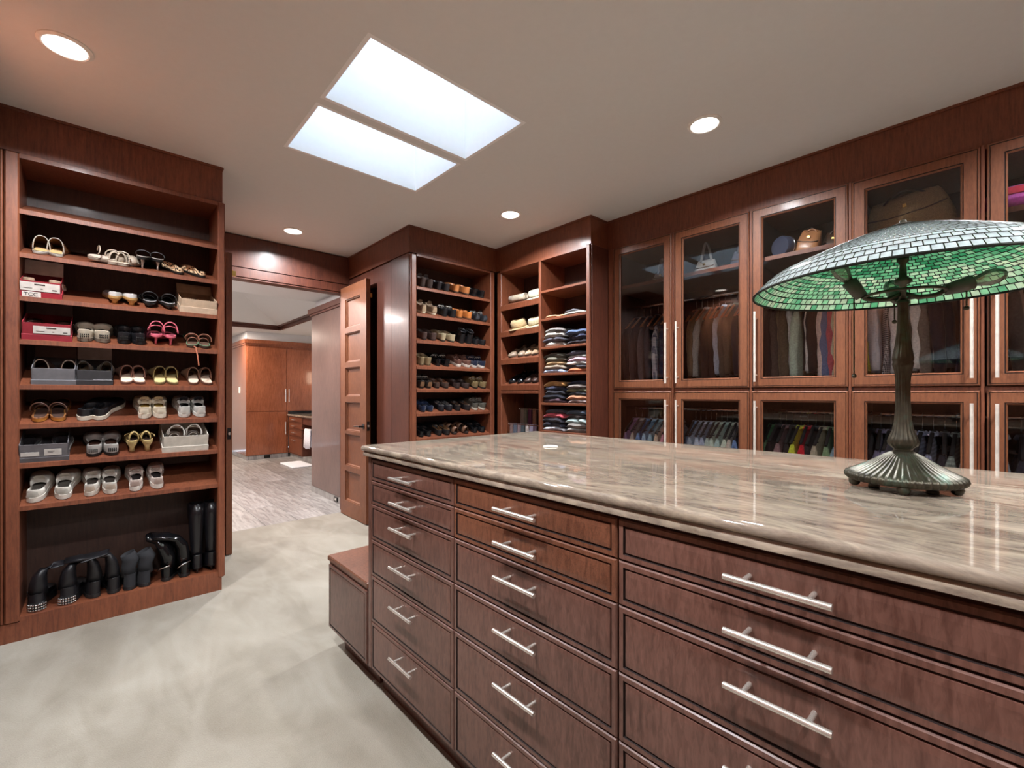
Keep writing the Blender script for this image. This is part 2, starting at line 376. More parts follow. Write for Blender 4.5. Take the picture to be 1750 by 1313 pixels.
# sweater unit
SX = 3.02; SD = 3.36
t = thing('sweater_cabinet', 'open wooden shelf unit with folded sweaters in the far corner', 'cabinet', (3.2, 2.9, 0))
ob('side_panel', MB().rbox(SX+.012, 3.39, 3.452, 3.52, .1, 2.545, .008), W, t)
ob('side_panel', MB().rbox(SX-.006, 3.39, 2.312, 2.352, .1, 2.55, .006), W, t)
ob('divider', MB().rbox(SX, SD, 2.883, 2.912, .1, 2.53, .003), W, t)
ob('back_panel', MB().box(SD, SD+.03, 2.352, 3.452, .1, 2.55), M['wood_back'], t)
ob('top_panel', MB().box(SX, SD, 2.352, 3.452, 2.53, 2.552), W, t)
ob('base', MB().box(SX+.01, 3.39, 2.312, 3.5, 0, .1), WD, t)
LSZ = [2.189, 1.919, 1.64, 1.377]; RSZ = [2.248, 1.986, 1.725, 1.483, 1.211, .955]
def lip_shelf(z):
    mb = MB(); y0, y1 = 2.914, 3.45
    mb.add([(SX+.004,y0,z-.05),(SX+.022,y0,z-.05),(SX+.022,y0,z-.012),(SD,y0,z+.12),(SD,y0,z+.14),(SX+.004,y0,z),
            (SX+.004,y1,z-.05),(SX+.022,y1,z-.05),(SX+.022,y1,z-.012),(SD,y1,z+.12),(SD,y1,z+.14),(SX+.004,y1,z)],
           [(0,1,7,6),(1,2,8,7),(2,3,9,8),(3,4,10,9),(4,5,11,10),(5,0,6,11),(0,5,4,3,2,1),(6,7,8,9,10,11)]); return mb
for z in LSZ: ob('slanted_shelf', lip_shelf(z), W, t)
ob('shelf', MB().rbox(SX, SD, 2.914, 3.45, 1.295, 1.318, .003), W, t)
for z in RSZ: ob('shelf', MB().rbox(SX, SD, 2.354, 2.881, z-.022, z, .003), W, t)
ob('shelf', MB().rbox(SX, SD, 2.914, 3.45, .63, .652, .003), W, t)
# filler panel between sweater unit and glass cabinets
struct('trim_7', MB().rbox(3.03, 3.40, 2.30, 2.311, 0, 2.55, .003), WD, 'narrow dark wooden filler beside the first glass door')
# ------------------------------------------------------------------ glass-door wardrobes
DX = 3.26
DOORS = [(1.706, 2.235), (1.144, 1.682), (.598, 1.129), (.060, .579), (-.50, .036), (-1.04, -.516)]
UNITS = [(1.135, 2.296, 'two-door wardrobe with glass doors next to the sweater shelves', [0,1]), (.589, 1.135, 'single-door wardrobe with glass doors, left of the stained glass lamp', [2]),
         (-.508, .589, 'two-door wardrobe with glass doors behind the stained glass lamp', [3,4]), (-1.06, -.508, 'single-door wardrobe at the near end of the glass-door row', [5])]
HS = {0:-1, 1:1, 2:1, 3:-1, 4:1, 5:-1}   # side of the handle: -1 at low Y end, +1 at high Y end
ROD = (3.52, 2.055, 1.172)
for ya, yb, lab, ds in UNITS:
    t = thing('wardrobe', lab, 'wardrobe', (3.55, (ya+yb)/2, 0))
    for y0, y1 in ((ya, ya+.018), (yb-.018, yb)): ob('side_panel', MB().box(DX, XR-.01, y0, y1, .0, 2.545), M['wood_back'], t)
    ob('back_panel', MB().box(XR-.03, XR-.012, ya+.018, yb-.018, .1, 2.545), M['wood_back'], t)
    ob('top_panel', MB().box(DX, XR-.03, ya+.018, yb-.018, 2.52, 2.545), W, t)
    ob('shelf', MB().box(DX+.02, XR-.03, ya+.018, yb-.018, 2.185, 2.212), W, t)
    ob('divider_shelf', MB().box(DX, XR-.03, ya+.018, yb-.018, 1.30, 1.334), W, t)
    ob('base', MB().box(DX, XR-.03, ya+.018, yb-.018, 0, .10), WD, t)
    if yb > 2.2: ob('stile', MB().rbox(DX-.005, DX, 2.239, 2.296, .1, 2.54, .002), W, t)
    for rz in ROD[1:]: ob('clothes_rail', MB().tube([(ROD[0], ya+.018, rz), (ROD[0], yb-.018, rz)], .013, 12), M['chrome'], t, True)
    for d in ds:
        y0, y1 = DOORS[d]
        ob('mullion', MB().rbox(DX-.012, DX+.02, y0-.0165, y0-.001, .1, 2.54, .002), M['wood'], t)
        for (z0, z1, g0, g1) in ((1.337, 2.534, .078, .068), (.11, 1.312, .07, .076)):
            fr = [(0,0,0),(0,.017,0),(.005,.021,0),(.008,.021,0),(.009,.018,1),(.011,.018,1),(.012,.021,0),(.058,.021,0),(.059,.017,1),(.062,.017,1),(.063,.02,0),(.070,.011,0),(.070,0,0),(0,0,0)]
            dr = ob('door', ringpanel(faceX(DX), y0, y1, z0, z1, fr, True), [M['wood_door'], M['groove']], t)
            ob('glass_pane', MB().box(DX-.011, DX-.007, y0+.069, y1-.069, z0+.069, z1-.069), M['glass'], dr)
            hy = y0+.028 if HS[d] < 0 else y1-.034
            ha, hb = (1.375, 1.842) if z0 > 1 else (.78, 1.248)
            hm = MB().tube([(3.20, hy, ha), (3.20, hy, hb)], .0074, 12)
            for z in (ha+.045, hb-.045): hm.tube([(3.20, hy, z), (DX-.02, hy, z)], .0045, 8)
            ob('handle', hm, M['satin'], dr, True)
# ------------------------------------------------------------------ island
IX = .883; IY0, IY1 = -.72, 1.87
t = thing('island_cabinet', 'long dark wooden island with rows of drawers under the marble top', 'cabinet', (1.38, .57, 0))
ob('body', MB().box(IX, 1.89, IY0, IY1, .105, 1.024), M['wood_island'], t)
ob('toe_kick', MB().box(.922, 1.85, IY0+.05, IY1-.03, 0, .105), WD, t)
ob('corner_post', MB().rbox(.866, IX, 1.842, IY1, .103, 1.022, .003), M['wood_island'], t)
ZR = [1.016, .922, .820, .668, .512, .313, .107]; COLS = [(1.226, 1.840), (.587, 1.224), (-.060, .585), (-.70, -.062)]
for ci, (y0, y1) in enumerate(COLS):
    for ri in range(6):
        wm = M['wood_pommele'] if (ci == 1 and ri < 2) else M['wood_island']
        d = ob('drawer', ringpanel(faceX(IX), y0+.0015, y1-.0015, ZR[ri+1]+.0015, ZR[ri]-.0015, DRAWER), [wm, M['groove']], t)
        yc = (y0+y1)/2-.008; zc = ZR[ri]-.047
        if ri == 1: zc = ZR[ri]-.05
        hm = MB().tube([(.829, yc-.082, zc), (.829, yc+.082, zc)], .006, 14)
        for s in (-.05, .05): hm.tube([(.829, yc+s, zc), (IX-.016, yc+s, zc)], .0045, 10)
        ob('handle', hm, M['steel'], d, True)
# marble top with moulded double edge
def slab_ring(x0, x1, y0, y1, z, r=.02):
    pts = []
    for (cx_, cy_, a0) in ((x1-r, y1-r, 0), (x0+r, y1-r, PI/2), (x0+r, y0+r, PI), (x1-r, y0+r, 1.5*PI)):
        for k in range(5): a = a0+PI/2*k/4; pts.append((cx_+r*math.cos(a), cy_+r*math.sin(a), z))
    return pts
def edge(prof, x0, x1, y0, y1):
    return MB().loft([slab_ring(x0+i, x1-i, y0+i, y1-i, z) for i, z in prof], True, True, True)
t = thing('countertop', 'polished beige and brown marble top on the island', 'countertop', (1.4, .58, 1.025))
KX0, KX1, KY0, KY1 = .842, 1.952, -.75, 1.905
ob('slab', edge([(.010,1.0475),(.004,1.0485),(.0,1.052),(.0,1.0635),(.003,1.068),(.009,1.070),(.014,1.070),(.05,1.070)], KX0, KX1, KY0, KY1), M['marble'], t, 'all').data.set_sharp_from_angle(angle=.9)
ob('edge_moulding', edge([(.012,1.025),(.007,1.027),(.006,1.041),(.010,1.0455),(.016,1.0475)], KX0, KX1, KY0, KY1), M['marble'], t, 'all').data.set_sharp_from_angle(angle=.9)
props(ob('cable_grommet', MB().lathe([(.001,1.070),(.03,1.070),(.032,1.072),(.03,1.0745),(.022,1.0755),(.020,1.073),(.001,1.073)], 28, 1.417, 1.295), M['white'], None, True), 'small round white cover set in the marble top', 'cover')
# bench at the island end
t = thing('bench', 'low wooden bench at the far end of the island', 'bench', (1.38, 2.10, 0))
ob('body', MB().box(.876, 1.89, 1.872, 2.322, .105, .424), M['wood_island'], t)
ob('seat', MB().rbox(.862, 1.90, 1.872, 2.338, .440, .467, .005).box(.872,1.89,1.872,2.33,.424,.44), M['wood_pommele'], t)
ob('front_panel', ringpanel(faceX(.880), 1.880, 2.318, .107, .426, DRAWER), [M['wood_island'], M['groove']], t)
ob('toe_kick', MB().box(.922, 1.85, 1.872, 2.26, 0, .105), WD, t)
# ------------------------------------------------------------------ double door leaves
def leaf(name, label, x0, hinge_y, y0, y1, faceside):
    t = thing(name, label, 'door', (x0, hinge_y, 0))
    rows = [(.166,.481),(.538,.872),(.903,1.206),(1.265,1.567),(1.623,1.93),(1.986,2.288)]
    pa, pb = y0+.145, y1-.12; fr = MB()
    xa, xb = x0, x0+.042
    fr.box(xa, xb, y0, pa, .008, 2.425); fr.box(xa, xb, pb, y1, .008, 2.425)
    zz = [.008]+[q for r in rows for q in r]+[2.425]
    for k in range(0, len(zz), 2): fr.box(xa, xb, pa, pb, zz[k], zz[k+1])
    ob('frame', fr, M['wood_door'], t)
    for a, b_ in rows:
        ob('panel', ringpanel(faceX(xa+.024), pa, pb, a, b_, [(0,-.012,0),(0,.016,0),(.010,.014,0),(.016,.002,0),(.02,.0,0)]), M['wood_door'], t)
    hy = y0+.06
    h = MB().tube([(xa, hy, .97), (xa-.045, hy, .97)], .009, 12); h.tube([(xa-.045, hy-.012, .97), (xa-.048, hy+.05, .971), (xa-.045, hy+.12, .966)], [.009,.007,.006], 10); h.tube([(xa, hy, .97), (xa-.007, hy, .97)], .026, 20)
    ob('lever_handle', h, M['black'], t, True)
    ob('latch_plate', MB().box(xa+.008, xa+.034, y0-.003, y0, .93, 1.02), M['black'], t); ob('latch_bolt', MB().box(xa+.014, xa+.028, y0-.012, y0-.003, .965, .985), M['steel'], t)
    for z in (.25, 1.2, 2.25): ob('hinge', MB().tube([(xa+.05, y1+.006, z-.05), (xa+.05, y1+.006, z+.05)], .008, 8), M['brass'], t)
    ob('top_catch', MB().box(xb, xb+.03, y0+.02, y0+.05, 2.10+.15, 2.13+.16), M['brass'], t)
leaf('door_leaf', 'open panelled wooden door leaf with a black lever, right of the doorway', 1.92, 4.82, 4.19, 4.82, 1)
leaf('door_leaf', 'open wooden door leaf seen edge-on left of the doorway', .742, 4.80, 4.17, 4.80, 1)
# ------------------------------------------------------------------ bathroom beyond
by0, by1, bx0, bx1 = YD, 11.6, -1.6, 4.2
gf = struct('floor', MB().box(bx0, bx1, by0, by1, -.08, -.006), M['grout'], 'grey wood-look tile floor of the bathroom')
tw, tl, g = .30, 1.2, .003; tiles = {}
x = .0; row = 0
while x < 2.9:
    y = by0+.002-(row % 3)*.4; 
    while y < 10.2:
        ya, yb = max(y, by0+.002), min(y+tl-g, 10.2)
        if yb-ya > .1:
            key = (round(yb-ya, 3), R_.randrange(4))
            if key not in tiles: tiles[key] = mesh_of('tile', MB().rbox(0, tw-g, 0, yb-ya, -.006, .0, .0012), M['tile%d' % key[1]])
            o = bpy.data.objects.new('tile', tiles[key]); C.objects.link(o); o.parent = gf; o.location = (x, ya, 0)
        y += tl
    x += tw; row += 1
bw = MB(); bw.box(bx0-.1, bx0, by0+.1, by1, 0, 2.9); bw.box(bx0, bx1, by1, by1+.1, 0, 2.9); bw.box(bx1, bx1+.1, by0, by1+.1, 0, 2.9)
bw.box(bx0, .8, by0+.1, by0+.14, 0, 2.5); bw.box(2.6, bx1, by0+.1, by0+.14, 0, 2.5)
struct('wall_back', bw, M['bath_wall'], 'pale bathroom walls')
TR = (-.6, 2.56, 6.10, 9.35); bc = MB(); z0 = 2.5
bc.box(bx0, TR[0], by0+.1, by1, z0, z0+.05); bc.box(TR[1], bx1, by0+.1, by1, z0, z0+.05); bc.box(TR[0], TR[1], by0+.1, TR[2], z0, z0+.05); bc.box(TR[0], TR[1], TR[3], by1, z0, z0+.05)
zt = 3.0
bc.add([(TR[0],TR[2],z0+.05),(TR[1],TR[2],z0+.05),(TR[1],TR[3],z0+.05),(TR[0],TR[3],z0+.05),(TR[0]+.9,TR[2]+.9,zt),(TR[1]-.9,TR[2]+.9,zt),(TR[1]-.9,TR[3]-.9,zt),(TR[0]+.9,TR[3]-.9,zt)],
       [(0,1,5,4),(1,2,6,5),(2,3,7,6),(3,0,4,7),(4,5,6,7)])
struct('ceiling', bc, M['ceiling'], 'white bathroom ceiling with a raised tray')
def crownbar(mb, a, b_, z, h, d, axis):     # stepped moulding
    if axis == 'x': mb.box(a[0], b_[0], a[1]-d, a[1], z+h*.45, z+h); mb.box(a[0], b_[0], a[1]-d*.55, a[1], z, z+h*.45)
    else: mb.box(a[0]-d, a[0], a[1], b_[1], z+h*.45, z+h); mb.box(a[0]-d*.55, a[0], a[1], b_[1], z, z+h*.45)
tm = MB(); crownbar(tm, (TR[0], TR[3]), (TR[1], TR[3]), 2.5, .118, .07, 'x'); crownbar(tm, (TR[1], TR[2]), (TR[1], TR[3]), 2.5, .118, .07, 'y')
struct('trim_8', tm, WD, 'dark crown moulding around the bathroom ceiling tray')
# bathroom partition (walnut panel wall) right of the doorway
t = thing('partition', 'tall walnut-coloured panel wall just inside the bathroom', 'partition', (2.2, 5.6, 0))
ob('wall_panel', MB().rbox(2.058, 2.50, 4.99, 6.14, .08, 2.31, .005), M['wood_purple'], t)
ob('tile_base', MB().box(2.062, 2.50, 4.99, 6.15, 0, .08), M['tile1'], t)
ob('crown', MB().box(2.03, 2.5, 4.99, 6.20, 2.335, 2.40).box(2.045, 2.5, 4.99, 6.17, 2.31, 2.335), M['wood_dark'], t)
ob('upper_wall', MB().box(2.10, 2.5, 4.99, 6.1, 2.40, 2.499), M['bath_wall'], t)
so = ob('floor_outlet', MB().box(2.052, 2.062, 5.26, 5.36, .018, .07), M['black'], t); ob('socket', MB().box(2.050, 2.052, 5.285, 5.335, .03, .058), M['steel'], so)
# far cabinets
WB = M['wood_bath']
t = thing('linen_cabinet', 'tall reddish cabinet with four doors at the end of the bathroom', 'cabinet', (2.6, 10.2, 0))
ob('body', MB().box(2.072, 2.83, 9.81, 11.2, .085, 2.235).box(2.83, 3.6, 9.81, 10.4, .93, 2.235), WB, t)
ob('tile_base', MB().box(2.08, 2.83, 9.82, 11.2, 0, .085), M['tile2'], t)
ob('crown', MB().box(2.04, 3.6, 9.76, 11.25, 2.27, 2.342).box(2.055, 3.6, 9.785, 11.22, 2.235, 2.27), M['wood_bath'], t)
for (a, b_, c, d, hz) in ((2.085, 2.793, .94, 2.2, (1.12,1.38)), (2.085, 2.793, .09, .925, (.465,.72)), (2.80, 3.5, .94, 2.2, (1.12,1.38))):
    dr = ob('door', MB().rbox(a, b_, 9.79, 9.81, c, d, .003), WB, t); hx = 2.768 if a < 2.5 else 2.83
    ob('handle', MB().tube([(hx, 9.75, hz[0]), (hx, 9.75, hz[1])], .007, 8).tube([(hx,9.75,hz[0]+.03),(hx,9.79,hz[0]+.03)],.005,6).tube([(hx,9.75,hz[1]-.03),(hx,9.79,hz[1]-.03)],.005,6), M['steel'], dr, True)
ob('floor_outlet', MB().box(2.39, 2.50, 9.81, 9.82, .012, .07), M['black'], t)
ob('light_switch', MB().box(2.062, 2.072, 10.3, 10.38, 1.30, 1.42), M['white'], t)
struct('wall_back', MB().box(2.09, 4.2, 9.83, 11.3, 2.345, 2.499), M['bath_wall'], 'pale wall above the far bathroom cabinet')
t = thing('vanity', 'bathroom vanity with drawers and knee space under a stone top', 'vanity', (3.1, 8.9, 0))
ob('body', MB().box(2.845, 3.45, 8.97, 9.78, .085, .84), WD, t)
ob('tile_base', MB().box(2.86, 3.45, 7.2, 9.78, 0, .085), M['tile2'], t)
for a, b_ in ((.72,.835),(.585,.712),(.44,.577),(.09,.432)):
    dr = ob('drawer', ringpanel(faceX(2.845), 8.98, 9.77, a, b_, DRAWER), [M['wood'], M['groove']], t)
    ob('handle', MB().tube([(2.80, 9.33, b_-.06), (2.80, 9.50, b_-.06)], .007, 8).tube([(2.80,9.35,b_-.06),(2.83,9.35,b_-.06)],.005,6).tube([(2.80,9.48,b_-.06),(2.83,9.48,b_-.06)],.005,6), M['steel'], dr, True)
ob('apron', MB().box(2.85, 2.87, 7.2, 8.97, .70, .84), WD, t); ob('knee_panel', MB().box(3.2, 3.22, 7.2, 8.97, .085, .84), WD, t)
ob('side_panel', MB().box(2.85, 3.45, 7.2, 7.24, .085, .84), WD, t)
ob('stone_top', MB().rbox(2.81, 3.46, 7.19, 9.78, .84, .875, .004), M['marble'], t)
rb = ob('towel_bar', MB().tube([(2.82, 8.3, .62), (2.82, 8.93, .62)], .008, 8).tube([(2.82,8.93,.62),(2.85,8.96,.62)],.006,6), M['chrome'], t, True)
tow = MB(); rr = []
for k in range(9):
    y = 8.42+.04*k; dx = .006*math.sin(k*2.1)
    rr.append([(2.79+dx, y, .28+.01*math.sin(k)), (2.795+dx, y, .45), (2.80, y, .625), (2.82, y, .642), (2.84, y, .625), (2.838-dx, y, .42), (2.836-dx, y, .31)])
tow.loft(rr, False); o = ob('hand_towel', tow, cloth('e6e3ea'), None, 'all'); props(o, 'white hand towel hanging from the vanity bar', 'towel')
sd = o.modifiers.new('thick', 'SOLIDIFY'); sd.thickness = .008
mt = MB().rbox(2.44, 2.80, 8.22, 8.95, .001, .022, .008); props(ob('bath_mat', mt, cloth('e9e9ec'), None), 'white bath mat on the grey bathroom tiles', 'mat')
# sconce and mirror on the right bathroom wall
struct('wall_right', MB().box(3.465, 3.52, 7.18, 9.785, .0, 2.5), M['bath_wall'])
t = thing('wall_sconce', 'glowing wall sconce above the vanity', 'sconce', (3.40, 9.2, 1.6))
ob('shade', MB().lathe([(.05,1.5),(.06,1.55),(.06,1.72),(.05,1.75)], 16, 3.38, 9.4), m_emit('sconce_glow', (1,.8,.6,1), 5), t, True); ob('bracket', MB().box(3.38, 3.46, 9.38, 9.42, 1.45, 1.50), M['steel'], t)
# metallic roll holder glimpsed at the bathroom's left
t = thing('ceiling_light', 'round recessed light in the bathroom ceiling', 'ceiling light', (1.257, 5.343, 2.49))
ob('lens', MB().lathe([(.001,2.496),(.066,2.496),(.066,2.4985)], 24, 1.257, 5.343), M['glow'], t); ob('trim_ring', MB().lathe([(.068,2.492),(.085,2.494),(.085,2.5),(.068,2.5),(.068,2.492)], 28, 1.257, 5.343, cap=False), M['white'], t)
# ------------------------------------------------------------------ recessed ceiling lights
names = ['over the left shoe cabinet', 'before the doorway header', 'between the skylights and the sweater shelves', 'above the glass doors', 'over the near end of the left cabinet', 'at the near end of the glass doors', 'at the near left corner', 'behind the island']
for (x, y), nm in zip(CANS, names):
    t = thing('ceiling_light', 'round recessed ceiling light '+nm, 'ceiling light', (x, y, CEIL), 'recessed ceiling lights')
    ob('trim_ring', MB().lathe([(.072,CEIL-.008),(.078,CEIL-.010),(.09,CEIL-.004),(.09,CEIL),(.072,CEIL),(.072,CEIL-.008)], 32, x, y, cap=False), M['white'], t, True)
    ob('lens', MB().lathe([(.0005,CEIL-.004),(.071,CEIL-.004),(.071,CEIL-.001)], 28, x, y), M['glow'], t)
#PART2
# ================================================================== SHOES
def itp(tab, t):
    for (a, va), (b_, vb) in zip(tab, tab[1:]):
        if t <= b_: return va+(vb-va)*((t-a)/(b_-a) if b_ > a else 0)
    return tab[-1][1]
def sm(x): x = max(0, min(1, x)); return x*x*(3-2*x)
WT = [(0,0),(.02,.38),(.06,.56),(.13,.68),(.25,.70),(.42,.66),(.56,.80),(.70,.98),(.78,1.0),(.87,.9),(.94,.68),(.98,.4),(1,0)]
WP = [(0,0),(.02,.38),(.06,.54),(.13,.62),(.25,.62),(.42,.56),(.56,.72),(.68,.92),(.76,.9),(.86,.62),(.94,.32),(.98,.15),(1,0)]
NR = 30
def ring(L, W, side, z, tab=WT, y0=0, y1=1, ins=0, lift=None, wk=1):
    pts = []
    for k in range(NR):
        a = 2*PI*k/NR; t = (1-math.cos(a))/2; sx = 1 if a < PI else -1
        y = L*(y0+(y1-y0)*t); hw = max(0, W/2*itp(tab, t)*wk-ins)
        x = (sx*hw if 0 < k != NR//2 else 0) + side*.012*(L/.27)*math.sin(PI*min(1, y/L))
        yy = y+(ins if t < .02 else -ins if t > .98 else 0)
        pts.append((x, yy, (z(y/L) if callable(z) else z)+(lift(y/L) if lift else 0)))
    return pts
def make_shoe(style, side, col, sole_col, L=.27, W=.092, in_col='2a1c16', extra=None):
    """parts of one shoe in local coordinates, heel at y=0, toe towards +y"""
    e = extra or {}
    t = bpy.data.objects.new('shoe', None); t.empty_display_size = .02; C.objects.link(t)
    P = lambda n, mb, m, s='all': ob(n, mb, m, t, s, False)
    hh = e.get('heel', 0); lift = (lambda q: hh*sm(1-(q-.12)/.5)) if hh else None
    tab = WP if e.get('pointy') else WT
    th = e.get('sole', .016)
    rough = e.get('rough', .42); fm = cloth(col) if e.get('cloth') else leather(col, rough)
    if e.get('mat'): fm = e['mat']
    so = MB(); zb = e.get('spring', lambda q: .012*sm((q-.75)/.25))
    zs = lambda d: (lambda q: zb(q)+d)
    so.loft([ring(L, W, side, zs(.0), tab, ins=.004, lift=lift), ring(L, W, side, zs(.003), tab, ins=-.002 if th > .015 else .001, lift=lift), ring(L, W, side, zs(th), tab, ins=-.002 if th > .015 else .001, lift=lift), ring(L, W, side, zs(th+.001), tab, ins=.003, lift=lift)], True, True, True)
    if hh and e.get('block', .02):
        r = e.get('block', .02); so2 = MB().lathe([(r*.7, 0), (r*.62, hh*.4), (r*1.25, hh*.85), (r*1.4, hh+.006)], 14, side*.002, .03)
        P('heel', so2, leather(e.get('heel_col', sole_col), .3))
    P('sole', so, leather(sole_col, e.get('srough', .5)), True)
    P('insole', MB().loft([ring(L, W, side, zs(th+.004), tab, ins=.004, lift=lift)], True, True), leather(in_col, .7))
    def upper(y0, y1, zr, wk=.74, hp=1.0, zt=0, nm='upper', m=None, K=6, bulge=.0, ins=.0):
        A = ring(L, W, side, zs(th), tab, ins=ins, lift=lift); B = ring(L, W, side, zr, tab, y0, y1, wk=wk, lift=lift)
        rs = []
        for i in range(K+1):
            s_ = i/K; h = (1-math.cos(s_*PI/2))**hp; v = math.sin(s_*PI/2)
            rr = []
            for k in range(NR):
                a, b_ = A[k], B[k]; cx_ = a[0]+(b_[0]-a[0])*h; 
                rr.append((cx_*(1+bulge*math.sin(PI*s_)), a[1]+(b_[1]-a[1])*h, a[2]+(b_[2]-a[2])*v))
            rs.append(rr)
        rs.append([(p[0]*.9, p[1]+(.003 if p[1] < L*.2 else -.003), p[2]-.004) for p in rs[-1]])
        rs.append([(p[0]*.86, p[1]+(.004 if p[1] < L*.2 else -.006), p[2]-.03) for p in rs[-2]])
        return P(nm, MB().loft(rs), m or fm)
    if style == 'sneaker':
        top = e.get('top', .078)
        upper(.01, .50, lambda q: top-.018*math.sin(PI*min(1, q/.46))+(.004 if q > .4 else 0), .72, 1.0, bulge=.04)
        tg = MB(); rr = []
        for i in range(6):
            y = L*(.40+.05*i)*1.0; zz = top+.014-.011*i+(.012 if i == 0 else 0); wv = .022-.001*i
            rr.append([(side*.01-wv, y, zz-.006), (side*.01-wv*.5, y, zz), (side*.01+wv*.5, y, zz), (side*.01+wv, y, zz-.006)])
        P('tongue', MB().loft(rr, False), leather(e.get('tongue', col), .6))
        if e.get('laces', 1):
            lb = MB()
            for i in range(4):
                y = L*(.46+.055*i); z = top-.004-.0085*i
                lb.tube([(side*.01-.021, y, z-.006), (side*.01, y+.004, z+.005), (side*.01+.021, y, z-.006)], .0022, 5)
            if e.get('bow', 1): lb.tube([(side*.01, L*.45, top+.003), (side*.01-.03, L*.43, top+.006), (side*.01-.038, L*.46, top-.012), (side*.01-.005, L*.46, top)], .002, 5); lb.tube([(side*.01, L*.45, top+.003), (side*.01+.03, L*.43, top+.004), (side*.01+.04, L*.46, top-.014)], .002, 5)
            P('laces', lb, leather(e.get('lace', 'd8d2c8'), .8))
        if e.get('patch'):
            hb = MB(); rr = []
            for k in range(7):
                a = -.9+.3*k; rr.append([(W*.335*math.sin(a), .012-.0135*math.cos(a), th+.004), (W*.335*math.sin(a)*.9, .006-.013*math.cos(a)+.004, .045), (W*.30*math.sin(a)*.8, .010-.011*math.cos(a), top-.014)])
            P('heel_patch', MB().loft(rr, False), leather(e['patch'], .35))
    elif style == 'loafer':
        top = e.get('top', .058)
        upper(.01, e.get('open', .56), lambda q: top-.014*math.sin(PI*min(1, q/.6)), .76, 1.0)
        P('strap', MB().loft([[(side*.01+.034*math.cos(a), L*.60+dy, .03+.030*math.sin(a)+dz) for a in [PI*k/8 for k in range(9)]] for dy, dz in ((-.012,.004),(.012,-.002))], False), leather(e.get('trim', col), .3))
        if e.get('bowl'): P('lining', MB().loft([ring(L, W, side, top-.004, tab, .02, e.get('open', .56), wk=.66), ring(L, W, side, .03, tab, .03, .6, wk=.6)]), leather(e['bowl'], .6))
    elif style == 'flat':
        upper(.005, e.get('open', .70), lambda q: .042-.014*math.sin(PI*min(1, q/.7))+.004*(q > .6), .80, 1.0)
        if e.get('bow'): P('bow', MB().tube([(-.022, L*.74, .032), (0, L*.74, .037), (.022, L*.74, .032)], [.008,.004,.008], 8), fm)
    elif style == 'mule':
        rs = []
        for y, z_ in ((.36,.082),(.45,.080),(.56,.068),(.68,.050),(.80,.033),(.90,.026),(.97,.018),(.995,.008)):
            hw = W/2*itp(tab, y)*1.10+.001; rs.append([(side*.011*math.sin(PI*y)+hw*math.copysign(abs(math.cos(a))**.75, math.cos(a)), L*(y-.05*(1-math.sin(a))*(y < .5)), th*.5+z_*math.sin(a)**.85) for a in [PI*k/14 for k in range(15)]])
        P('upper', MB().loft(rs, False), fm).modifiers.new('t', 'SOLIDIFY').thickness = .003
        P('rim', MB().tube([(p[0], p[1], p[2]) for p in rs[0]], .0028, 6), leather(e.get('rim', sole_col), .35))
    elif style == 'clog':
        upper(.01, .56, lambda q: .075-.02*math.sin(PI*min(1, q/.56)), .78, .9, bulge=.06)
        hb = MB()
        for r_ in range(2):
            for k in range(5): hb.box(-.018+.008*k, -.013+.008*k, -.0035, .004, .028+.012*r_, .036+.012*r_)
        P('vent_holes', hb, leather('15110f', .8), None)
    elif style == 'slide':
        for (ya, yb, z) in e.get('bands', [(.50, .74, .062)]):
            rs = []
            for y in (ya, (ya+yb)/2, yb):
                hw = W/2*itp(tab, y); rs.append([(side*.010+hw*1.06*math.cos(a), L*y, th*.6+(z-th*.6)*math.sin(a)**.8+(lift(y) if lift else 0)) for a in [PI*k/12 for k in range(13)]])
            P('strap', MB().loft(rs, False), fm).modifiers.new('t', 'SOLIDIFY').thickness = .003
        if e.get('rim'):
            P('rim', MB().tube([tuple(p) for p in ring(L, W, side, zs(th+.002), tab, ins=-.001, lift=lift)]+[ring(L, W, side, zs(th+.002), tab, lift=lift)[0]], .003, 6), leather(e['rim'], .3))
        if e.get('ankle'):
            for j, (yc, zc, rx, rz) in enumerate(e['ankle']):
                pts = [(side*.005+rx*math.cos(a), yc+.02*math.sin(a*.5), zc+rz*math.sin(a)) for a in [-.3+ (PI+.6)*k/14 for k in range(15)]]
                P('ankle_strap', MB().tube(pts, .0032, 6), fm)
    elif style == 'boot':
        H_ = e.get('h', .14)
        upper(-.005, .42, lambda q: .088+.006*math.cos(PI*min(1, q/.42)), .86, 1.0, bulge=.03)
        pts = e.get('path'); cy = L*.20
        path = pts or [(0, cy, .078), (0, cy-.004, .12), (0, cy-.006, H_)]
        rr = e.get('rad') or [.040, .038, .042]
        sh = MB(); n = 16; rings_ = []
        for i, p in enumerate(path):
            q0 = Vector(path[max(i-1,0)]); q1 = Vector(path[min(i+1,len(path)-1)]); tt = (q1-q0).normalized()
            a = Vector((1,0,0)) if abs(tt.x) < .8 else Vector((0,0,1)); bb = tt.cross(a).normalized(); a = bb.cross(tt).normalized()
            fl = e.get('flat', [1]*len(path))[i]
            rings_.append([Vector(p)+a*math.cos(2*PI*k/n)*rr[i]*(1.0)*fl*(1+.05*math.sin(3*k+i*2))+bb*math.sin(2*PI*k/n)*rr[i]*1.15*(1 if fl == 1 else 1.35) for k in range(n)])
        sh.loft(rings_)
        o = P('shaft', sh, fm); md = o.modifiers.new('t', 'SOLIDIFY'); md.thickness = .003
        if e.get('studs'):
            st = MB()
            for r_ in range(3):
                for k in range(9):
                    a = -1.2+.3*k; x, y, z = W*.37*math.sin(a), .017-W*.37*math.cos(a)+.018, .008+.0135*r_
                    st.ball((x, y-.003, z), .0056, 6)
            P('studs', st, M['chrome'])
